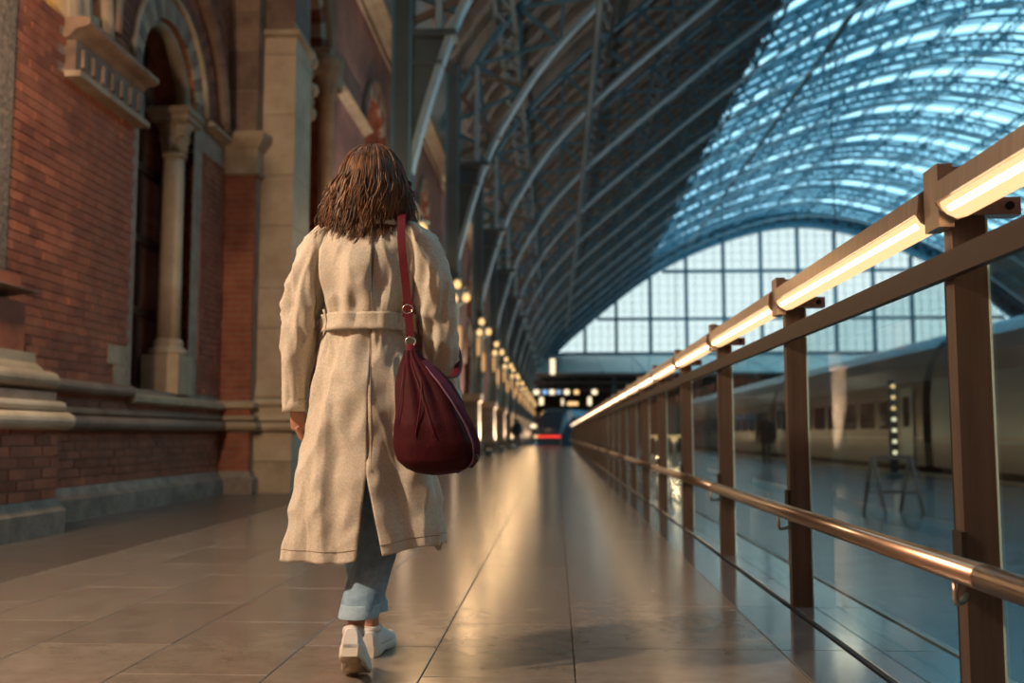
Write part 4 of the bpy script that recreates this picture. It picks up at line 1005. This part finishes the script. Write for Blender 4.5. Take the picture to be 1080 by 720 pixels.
# ---- coat
APEX = .64
TAB = [(.36, .262, .175), (.50, .245, .172), (.64, .228, .165), (.80, .205, .158), (.95, .180, .148), (1.06, .155, .130), (1.14, .142, .118), (1.22, .152, .122), (1.32, .178, .128), (1.38, .188, .122),
       (1.42, .182, .108), (1.445, .165, .096), (1.465, .138, .086), (1.482, .105, .078), (1.497, .080, .070), (1.512, .068, .064)]
def ridge(v): return (1 - abs(noise.noise(v))) ** 5
def coat_pt(th, z, lift=0.0):
    a, b = interp(TAB, z)
    x, y = sup(a, b, th)
    low = max(0, min(1, (1.08 - z) / .70))
    f = low * (.013 * math.sin(5 * th + 1.0 + 1.2 * z) + .011 * math.sin(9 * th - 2.0 + 3 * z) + .006 * math.sin(15 * th + 5 * z)) + .020 * noise.noise(Vector((th * 1.7, 3, z * 4.2))) * min(1, max(0, (1.42 - z) / .1))
    up = max(0, min(1, (z - 1.16) / .08)) * max(0, min(1, (1.44 - z) / .08))
    f += up * (.008 * math.sin(6 * th + .6 + 2 * math.sin(7 * z)) + .016 * noise.noise(Vector((x * 13, y * 9, z * 7))))
    f += .010 * max(0, 1 - abs(z - 1.05) / .10) * noise.noise(Vector((th * 4.0, 0, z * 9))) + .007 * max(0, 1 - abs(z - 1.20) / .09) * math.sin(11 * th + 2 * math.sin(3 * th))
    f += .007 * noise.noise(Vector((x * 24, y * 22, z * 15))) + lift
    fade = min(1, max(0, (1.44 - z) / .06))
    f += fade * (.007 * ridge(Vector((th * 2.1 + z * 3.0, 7, z * 5.0 - th))) + .007 * low * ridge(Vector((th * 3.2, 2, z * 1.6 + .4 * th))) + .006 * max(0, 1 - abs(z - 1.13) / .13) * ridge(Vector((th * 5.0, 9, z * 3.5)))) - .006
    l = math.hypot(x / (a * a), y / (b * b)) or 1
    nx, ny = x / (a * a) / l, y / (b * b) / l
    if y > 0: y += .075 * max(0, min(1, (.80 - z) / .40)) * (y / b)
    return x + nx * f, y + ny * f
ct = MB(); rings = []; NT = 220
zs = [1.512, 1.505, 1.497, 1.49, 1.482, 1.474, 1.465, 1.455, 1.445, 1.433, 1.42] + [1.41 - .0095 * k for k in range(112)]
zs = [z for z in zs if z > .366] + [.366]
for z in zs:
    a, b = interp(TAB, z); t = max(0, (APEX - z) / (APEX - .366))
    xl = .030 - .028 * t; xr = .030 + .055 * t
    th0 = math.asin(max(-.9, min(.9, math.copysign((abs(xr) / a) ** (1 / .85), xr)))); th1 = 2 * PI + math.asin(max(-.9, min(.9, math.copysign((abs(xl) / a) ** (1 / .85), xl))))
    ring = []
    for k in range(NT + 1):
        th = th0 + (th1 - th0) * k / NT
        x, y = coat_pt(th, z)
        zz = z
        s_ = max(0, min(1, (x + .05) / .25)) if z < .75 else 0
        zz += s_ * .05 * max(0, (.75 - z) / .38) * (1 if y < .05 else .4)
        if k < 10 and t > 0: y -= .010 * t * (10 - k) / 10
        ring.append((x, y, zz))
    rings.append(ring)
ct.loft(rings, cap=False, closed=False)
coat = obj('coat', ct.mesh('coat', M_coat, True, True), woman)
md = coat.modifiers.new('thick', 'SOLIDIFY'); md.thickness = .004; md.offset = -1
def sleeve(path, rads, seed):
    P = catmull([tuple(p) + tuple(r) for p, r in zip(path, rads)], 16); rings = []; n = 60
    for i, (x, y, z, rx, ry) in enumerate(P):
        t = i / (len(P) - 1); ring = []
        el = math.exp(-((t - .52) / .22) ** 2) + .5 * math.exp(-((t - .12) / .12) ** 2)
        for k in range(n):
            a = 2 * PI * k / n
            f = (.006 + .012 * el) * (noise.noise(Vector((math.cos(a) * 1.2 + seed, math.sin(a) * 1.2, t * 7.5 + 1.6 * math.cos(a + seed)))) * 1.5) + (.003 + .008 * el) * ridge(Vector((math.cos(a) * 1.1 + seed, math.sin(a) * 1.1, t * 6.0 + 1.3 * math.sin(a)))) - .004
            ring.append((x + (rx + f) * math.cos(a), y + (ry + f) * math.sin(a), z + .25 * rx * math.cos(a) * (1 if x < 0 else -1) * -max(0, 1 - t * 4)))
        rings.append(ring)
    return rings
for sd, path, rads, seed in ((-1, [(-.118, .0, 1.475), (-.165, 0, 1.425), (-.197, -.006, 1.33), (-.218, -.012, 1.20), (-.235, -.008, 1.08), (-.246, .008, .96), (-.252, .022, .848)],
                              [(.035, .060), (.058, .078), (.063, .080), (.060, .074), (.055, .066), (.047, .056), (.039, .048)], 2.0),
                             (1, [(.118, .0, 1.475), (.168, 0, 1.425), (.203, -.004, 1.33), (.226, -.006, 1.20), (.240, .01, 1.08), (.252, .06, .98), (.262, .105, .885)],
                              [(.035, .060), (.058, .078), (.063, .080), (.060, .074), (.056, .066), (.049, .058), (.041, .050)], 7.0)):
    sl = MB(); sl.loft(sleeve(path, rads, seed), cap=False)
    so = sl.build('sleeve', M_coat, woman, True); md = so.modifiers.new('thick', 'SOLIDIFY'); md.thickness = .004; md.offset = -1
    x, y, z = path[-1]; rx, ry = rads[-1]
    cu = MB(); cu.loft([[(x + (rx + .003) * math.cos(2 * PI * k / 32) - sd * (zz - z) * .08, y + (ry + .003) * math.sin(2 * PI * k / 32), zz) for k in range(32)] for zz in (z - .002, z + .018, z + .040)], cap=False)
    cuo = cu.build('cuff', M_coat, so, True); cuo.modifiers.new('thick', 'SOLIDIFY').thickness = .003
# belt, loops, seams, collar, pleat
def wrap(th0, th1, z0, z1, lift, n=60, rows=6):
    return [[(*coat_pt(th0 + (th1 - th0) * k / n, z0 + (z1 - z0) * r / rows, lift), z0 + (z1 - z0) * r / rows) for k in range(n + 1)] for r in range(rows + 1)]
bl = MB(); bl.loft(wrap(-PI, PI, 1.108, 1.166, .009, 96), cap=False, closed=False); blo = bl.build('belt', M_coat, woman, True); blo.modifiers.new('thick', 'SOLIDIFY').thickness = .006
for zz in (1.114, 1.160):
    MB().tube([(*coat_pt(-1.35 + 2.7 * k / 40, zz, .0125), zz) for k in range(41)], .0012, 4).build('belt_stitching', M_coat, blo)
for th in (-1.02, 1.0):
    lp = MB(); lp.loft(wrap(th - .045, th + .045, 1.095, 1.180, .016, 4, 8), cap=False, closed=False); o = lp.build('belt_loop', M_coat, woman, True); o.modifiers.new('thick', 'SOLIDIFY').thickness = .003
MB().tube([(*coat_pt(.03 / .2, 1.455 - .8 * k / 60, .0002), 1.455 - .8 * k / 60) for k in range(61) if True], .0014, 5).build('back_seam', mat('seam_shadow_thread', (.30, .23, .16), .9), coat)
cb = MB(); rr = []
for k in range(25):
    th = -1.9 + 3.8 * k / 24
    x, y = sup(.083, .074, th); x2, y2 = sup(.135, .112, th)
    rr.append([(x * .92, y * .92, 1.505), (x, y, 1.528), (x * 1.08, y * 1.08, 1.522), (x2, y2 + .004, 1.470 - .006 * math.cos(th)), (x2 * .96, y2 * .96, 1.464 - .006 * math.cos(th))])
cb.loft(rr); cb.build('collar', M_coat, woman, True)
hs_ = []
for k in range(NT + 1): hs_.append(k)
for k0, k1, nm in ((0, NT, 'hem_stitching'),):
    ring = rings[-5]; c_ = [Vector(p) for p in ring]
    MB().tube([p + Vector((p.x, p.y, 0)).normalized() * .0012 for p in c_], .0011, 4).build(nm, MATS['seam_shadow_thread'], coat)

# ---- hair
hr_ = MB(); rnd = random.Random(5)
def scalp(th, ph):      # th: 0 = back, ph: 0 = crown .. 1 = nape line
    return Vector((.088 * math.sin(ph) * math.sin(th), .035 - .104 * math.sin(ph) * math.cos(th), 1.622 + .122 * math.cos(ph)))
def lock(th, r0, tip_z, wav, phase, spread):
    pts = []; rad = []; K = 18
    for k in range(K + 1):
        t = k / K
        if t < .36:
            ph = .06 + (t / .36) * 1.42; p = scalp(th, ph)
            n_ = Vector((p.x / .088 ** 2, (p.y - .035) / .104 ** 2, (p.z - 1.622) / .122 ** 2)).normalized(); p = p + n_ * (.006 + .012 * (t / .36) + spread)
            base = p
        else:
            s_ = (t - .36) / .64; dirv = Vector((math.sin(th), -math.cos(th), 0))
            zz = base.z + (tip_z - base.z) * s_
            fl = .012 * math.sin(PI * min(1, s_ * 1.1)) + .030 * s_ * s_
            p = Vector((base.x, base.y, zz)) + dirv * (fl * (.8 + spread * 30))
            p.x += wav * math.sin(phase + s_ * 8.5) * (.12 + s_) * s_ ** .4 + .016 * math.sin(th) * s_ - .012 * s_
            p.y += wav * .7 * math.cos(phase + s_ * 7.5) * (.2 + s_)
            if zz < 1.53: p.y = min(p.y, -.075 - (1.53 - zz) * .55 + .05 * abs(math.sin(th))) if abs(th) < 1.35 else p.y
            p.y = min(p.y, .085)
        pts.append(p); rad.append(r0 * (.55 + .75 * math.sin(PI * (.10 + .80 * t))) * (1 if t < .85 else .6))
    rad[-1] = .0006
    return pts, rad
for n in range(2300):
    th = rnd.gauss(0, 1.1)
    if abs(th) > 2.3: th = rnd.uniform(-2.25, 2.25)
    cl = round(th * 7) / 7; th = th * .60 + cl * .40 + rnd.gauss(0, .03)          # gather into clumps
    ph0 = 2.1 * cl * 7
    sp = rnd.uniform(-.004, .010); lay_ = rnd.random()
    tip = 1.415 + .055 * abs(math.sin(th)) + .10 * lay_ ** 3 + .022 * math.sin(ph0 * 1.7) + rnd.uniform(-.012, .02)
    pts, rad = lock(th, rnd.uniform(.0010, .0028), tip, rnd.uniform(.003, .011), ph0 + rnd.gauss(0, .55), sp)
    hr_.tube(pts, rad, 4, True)
for n in range(160):      # fly-away strands
    th = rnd.uniform(-2.6, 2.6); pts, rad = lock(th, rnd.uniform(.0009, .0018), 1.44 + rnd.uniform(-.03, .09), rnd.uniform(.008, .02), rnd.uniform(0, 6), rnd.uniform(.004, .016)); hr_.tube(pts, rad, 4, True)
hair = hr_.build('hair', M_hair, woman, True)
cap_ = MB(); rg = []
for j in range(13):
    ph = .02 + 1.75 * j / 12
    rg.append([tuple(Vector((0, 0, 0)) + scalp(2 * PI * k / 32, ph) * 1.0 + (Vector((scalp(2 * PI * k / 32, ph).x, scalp(2 * PI * k / 32, ph).y - .035, .4 * (scalp(2 * PI * k / 32, ph).z - 1.622))) * .10)) if math.cos(2 * PI * k / 32) > -.55 or ph < .95 else
               tuple(scalp(2 * PI * k / 32, .95 + .05 * (ph - .95))) for k in range(32)])
cap_.loft(rg); cap_.build('hair_base', M_hair, hair, True)

# ---- shoulder bag
bag = empty('shoulder_bag', (WX, WY, 0)); tag(bag, 'burgundy slouchy shoulder bag hanging from a leather strap', 'bag')
BT = [(1.035, .168, -.165, .022, .020), (1.015, .172, -.172, .030, .026), (.98, .186, -.185, .055, .040), (.93, .208, -.200, .082, .058), (.87, .228, -.212, .104, .074), (.80, .246, -.220, .122, .086),
      (.74, .256, -.222, .128, .090), (.69, .258, -.220, .118, .084), (.665, .258, -.218, .092, .066), (.650, .256, -.216, .055, .040), (.645, .255, -.215, .012, .010)]
bgm = MB(); rg = []
for i in range(57):
    z = 1.035 - .39 * i / 56
    xx, yy, a, b = interp(BT, z); g_ = max(0, min(1, (z - .72) / .28))
    ring = []
    for k in range(64):
        th = 2 * PI * k / 64; x, y = sup(a, b, th, .9)
        f = 1 + g_ * (.10 * math.sin(9 * th + 2 * math.sin(2 * th)) + .06 * math.sin(17 * th)) + .10 * noise.noise(Vector((math.cos(th) * 1.4, math.sin(th) * 1.4, z * 9)))
        ring.append((xx + x * f, yy + y * f, z))
    rg.append(ring)
bgm.loft(rg); bagb = bgm.build('bag_body', M_bag, bag, True)
def ribbon(pts, wd, th, side=(1, 0, 0)):
    pts = [Vector(p) for p in pts]; rg = []
    for i, p in enumerate(pts):
        d = (pts[min(i + 1, len(pts) - 1)] - pts[max(0, i - 1)]).normalized(); s_ = (Vector(side) - d * Vector(side).dot(d)).normalized(); n_ = s_.cross(d).normalized()
        rg.append([p - s_ * wd / 2 - n_ * th / 2, p + s_ * wd / 2 - n_ * th / 2, p + s_ * wd / 2 + n_ * th / 2, p - s_ * wd / 2 + n_ * th / 2])
    return MB().loft(rg)
sp_back = catmull([(.118, .03, 1.512), (.118, -.04, 1.508), (.121, -.095, 1.475), (.126, -.128, 1.42), (.134, -.142, 1.34), (.146, -.142, 1.24), (.156, -.150, 1.155), (.164, -.160, 1.075)], 6)
ribbon(sp_back, .026, .004).build('strap', M_strap, bag)
sp_front = catmull([(.118, .03, 1.512), (.120, .09, 1.47), (.14, .14, 1.36), (.20, .16, 1.22), (.285, .10, 1.06), (.300, -.04, .97), (.265, -.15, .945), (.235, -.20, .93)], 6)
ribbon(sp_front, .026, .004).build('strap', M_strap, bag, True)
def ring_mesh(c, R, r, tilt=0, sx=1.0, seg=28):
    mb = MB(); rg = []
    for k in range(seg):
        a = 2 * PI * k / seg; ca, sa = math.cos(a), math.sin(a)
        rg.append([(c[0] + (R * sx + r * math.cos(2 * PI * q / 8)) * ca, c[1] + r * math.sin(2 * PI * q / 8), c[2] + (R + r * math.cos(2 * PI * q / 8)) * sa) for q in range(8)])
    rg.append(rg[0]); return mb.loft(rg, cap=False)
ring_mesh((.165, -.166, 1.062), .0155, .003).build('ring', M_chrome, bag, True)
ring_mesh((.1535, -.152, 1.170), .0140, .0025, sx=1.15).build('buckle', M_chrome, bag, True)
MB().box(.137, .171, -.1535, -.1475, 1.145, 1.195).build('strap_keeper', M_strap, bag)
ribbon([(.166, -.166, 1.055), (.168, -.178, 1.03), (.178, -.205, .985), (.186, -.235, .94)], .03, .004).build('strap_tab', M_strap, bag, True)
def bag_surf(th, z, lift=.003):
    xx, yy, a, b = interp(BT, z); x, y = sup(a + lift, b + lift, th, .9); return (xx + x, yy + y, z)
ribbon([bag_surf(.75 + .5 * t, 1.0 - .33 * t, .012) for t in [k / 14 for k in range(15)]], .024, .004, (1, .6, .4)).build('side_panel', M_plum, bag)
for dz in (0, .018): MB().tube([bag_surf(.55 + .62 * t, .98 - dz - .31 * t, .012) for t in [k / 20 for k in range(21)]], .0018, 5).build('zip', mat('zip_thread', (.20, .08, .12), .5), bag, True)
for th0, th1, za, zb in ((-.5, -.9, .99, .80), (-.1, .05, 1.0, .76), (.1, -.35, .95, .76)):
    MB().tube([bag_surf(th0 + (th1 - th0) * t, za + (zb - za) * t, .006) for t in [k / 16 for k in range(17)]], .0016, 5).build('stitching', M_strap, bag, True)
MB().lathe([(.004, -.012), (.009, -.006), (.009, .006), (.004, .012)], bag_surf(1.2, .70, .012), 10).build('zip_pull', M_bar, bag, True)

# ---- distant people on the platforms
def far_person(loc, rz, label, coatc, legc, h=1.68, scale=1.0, stride=.12):
    o = empty('person', loc, rz); tag(o, label, 'person'); s = h / 1.70
    V = [((0, 0, .92), (.14, .10)), ((0, 0, 1.15), (.13, .09)), ((0, 0, 1.36), (.15, .09)), ((0, 0, 1.46), .05), ((0, .01, 1.53), .05),
         ((-.09, stride * .3, .85), .085), ((-.09, stride, .48), .06), ((-.09, stride * .9, .09), .045), ((-.09, stride + .14, .045), .042),
         ((.09, -stride * .3, .85), .085), ((.09, -stride * .6, .48), .06), ((.09, -stride, .09), .045), ((.09, -stride + .14, .045), .042),
         ((-.20, 0, 1.38), .055), ((-.25, -.03, 1.10), .045), ((-.26, .05, .86), .033), ((.20, 0, 1.38), .055), ((.25, -.03, 1.10), .045), ((.26, .05, .86), .033)]
    E_ = [(0, 1), (1, 2), (2, 3), (3, 4), (0, 5), (5, 6), (6, 7), (7, 8), (0, 9), (9, 10), (10, 11), (11, 12), (2, 13), (13, 14), (14, 15), (2, 16), (16, 17), (17, 18)]
    mb = MB(); mb.add(*skin([v for v, r in V], E_, [r for v, r in V], 0, 1)); mb.add(*head_geo((0, .02, 1.59), .95))
    for sx in (-.26, .26):
        hg = hand_geo((sx, .05, .87), (0, .2, -1), (0, 1, .2), (-sx, 0, 0), .4); mb.add(hg.v, hg.f)
    mb.v = [(x * s, y * s, z * s) for x, y, z in mb.v]; mb.build('body', legc, o, True)
    jk = MB(); jk.loft([[(a * s * math.cos(2 * PI * k / 20), b * s * math.sin(2 * PI * k / 20), z * s) for k in range(20)] for z, a, b in ((.78, .20, .145), (.95, .19, .135), (1.15, .17, .12), (1.35, .205, .125), (1.42, .17, .10), (1.48, .07, .065))], cap=False)
    jk.build('jacket', coatc, o, True)
    for sd in (-1, 1):
        a_ = MB(); a_.tube([(sd * .19 * s, 0, 1.40 * s), (sd * .255 * s, -.03 * s, 1.10 * s), (sd * .265 * s, .05 * s, .88 * s)], [.072 * s, .06 * s, .045 * s], 12); a_.build('jacket_sleeve', coatc, o, True)
    hc = MB(); hc.lathe([(.075 * s, 1.56 * s), (.088 * s, 1.62 * s), (.075 * s, 1.68 * s), (.03 * s, 1.71 * s)], (0, -.0, 0), 16); hc.build('hair', M_hair, o, True)
    return o
M_navy = mat('navy_cloth', (.012, .016, .024), .8); M_tan = mat('grey_trousers', (.10, .09, .08), .8)
far_person((6.35, 30.5, -.25), math.radians(160), 'person in dark jacket standing on the platform behind the glass', M_navy, M_tan)
far_person((-2.25, 58, 0), math.radians(10), 'person in black walking beside the far arcade', M_navy, M_navy)

# ================================================================== PLATFORM THINGS behind the glass
bc = empty('platform_beacon', (8.3, 25, -.25)); tag(bc, 'slim dark post with a column of small warm lights on the platform', 'light post')
MB().tube([(0, 0, 0), (0, 0, 2.35)], .10, 12).build('pole', M_iron, bc, True); MB().lathe([(.24, 0), (.24, .05), (.12, .1)], (0, 0, 0), 16).build('base', M_iron, bc)
for k in range(7): MB().lathe([(.02, -.05), (.07, 0), (.02, .05)], (0, -.10, 2.2 - .27 * k), 10).build('small_lamp', M_bulb if k < 3 else M_bulbw, bc, True)
af = empty('folding_trestle', (4.35, 13.2, -.25), .3); tag(af, 'pale folding A-frame trestle standing on the platform floor', 'trestle')
for sx in (-.28, .28):
    for sy in (-.24, .24): MB().bar((sx, sy, 0), (sx, sy * .06, .72), .035).build('leg', M_tr_lt, af)
MB().bar((-.3, 0, .72), (.3, 0, .72), .05).build('top_rail', M_tr_lt, af)
for sy in (-.15, .15): MB().bar((-.28, sy, .28), (.28, sy, .28), .025).build('cross_rail', M_tr_lt, af)
def train_standin(x, y, wd, h, col, name, label):  # boxes standing in for red and teal parts of a far train
    o = empty('train_standin_box', (x, y, -.25)); tag(o, label, 'train_standin'); m = mat(name, col, .4, emit=col, estr=.0)
    MB().box(-wd / 2, wd / 2, 0, 1.6, .12, h).build('standin_body', m, o); MB().box(-wd / 2 - .05, wd / 2 + .05, -.05, 1.65, h, h + .12).build('standin_roof', M_iron, o)
    MB().box(-wd / 2, wd / 2, 0, 1.6, 0, .12).build('standin_plinth', M_black, o); MB().box(-wd * .38, wd * .38, -.03, .0, 1.2, h - .25).build('front_panel', m, o)
    MB().box(-wd * .48, wd * .48, -.06, -.01, .85, .97).build('lit_shelf', M_bulb, o)
train_standin(5.75, 57, .8, 3.0, (.32, .035, .03), 'red_panel', 'tall red kiosk seen through the glass balustrade'); train_standin(7.1, 61, 1.5, 2.8, (.02, .16, .20), 'teal_panel', 'wide teal kiosk seen through the glass balustrade')
for k in range(5):
    o = empty('platform_lamp', (4.0 + .62 * k, 34 + 9 * k, -.25)); tag(o, 'low warm bollard lamp on the platform, %s from the viewer' % ORD[k], 'lamp', 'bollard lamps on the platform')
    MB().lathe([(.12, 0), (.10, .06), (.06, .1), (.06, .75), (.1, .78)], (0, 0, 0), 12).build('post', M_iron, o, True); MB().lathe([(.1, .78), (.12, .86), (.1, .96), (.02, .99)], (0, 0, 0), 12).build('lamp_glass', M_bulb, o, True); point('bollard_light', (0, -.25, .9), 60, WARM, .1, o)

for k in range(5):  # pendants added to lift the dim platform and train behind the glass
    yy = 27 + 18 * k; o = empty('added_pendant_lamp', (7.6, yy, 5.2)); tag(o, 'added pale pendant lamp over the platform behind the glass, %s from the viewer' % ORD[k], 'pendant lamp', 'added pendant lamps over the platform')
    MB().lathe([(.05, .25), (.12, .2), (.34, .05), (.36, .0), (.30, .0)], (0, 0, 0), 20).build('lamp_shade', M_iron, o, True)
    MB().lathe([(.29, .0), (.2, -.05), (.03, -.07)], (0, 0, 0), 20).build('lamp_glass', M_bulbw, o, True)
    MB().tube([(0, 0, .22), (0, 0, arch_z(7.6) - 5.2)], .018, 6).build('cable', M_iron, o)
    point('added_pendant_light', (0, 0, -.2), 30, (1.0, .80, .58), .4, o)
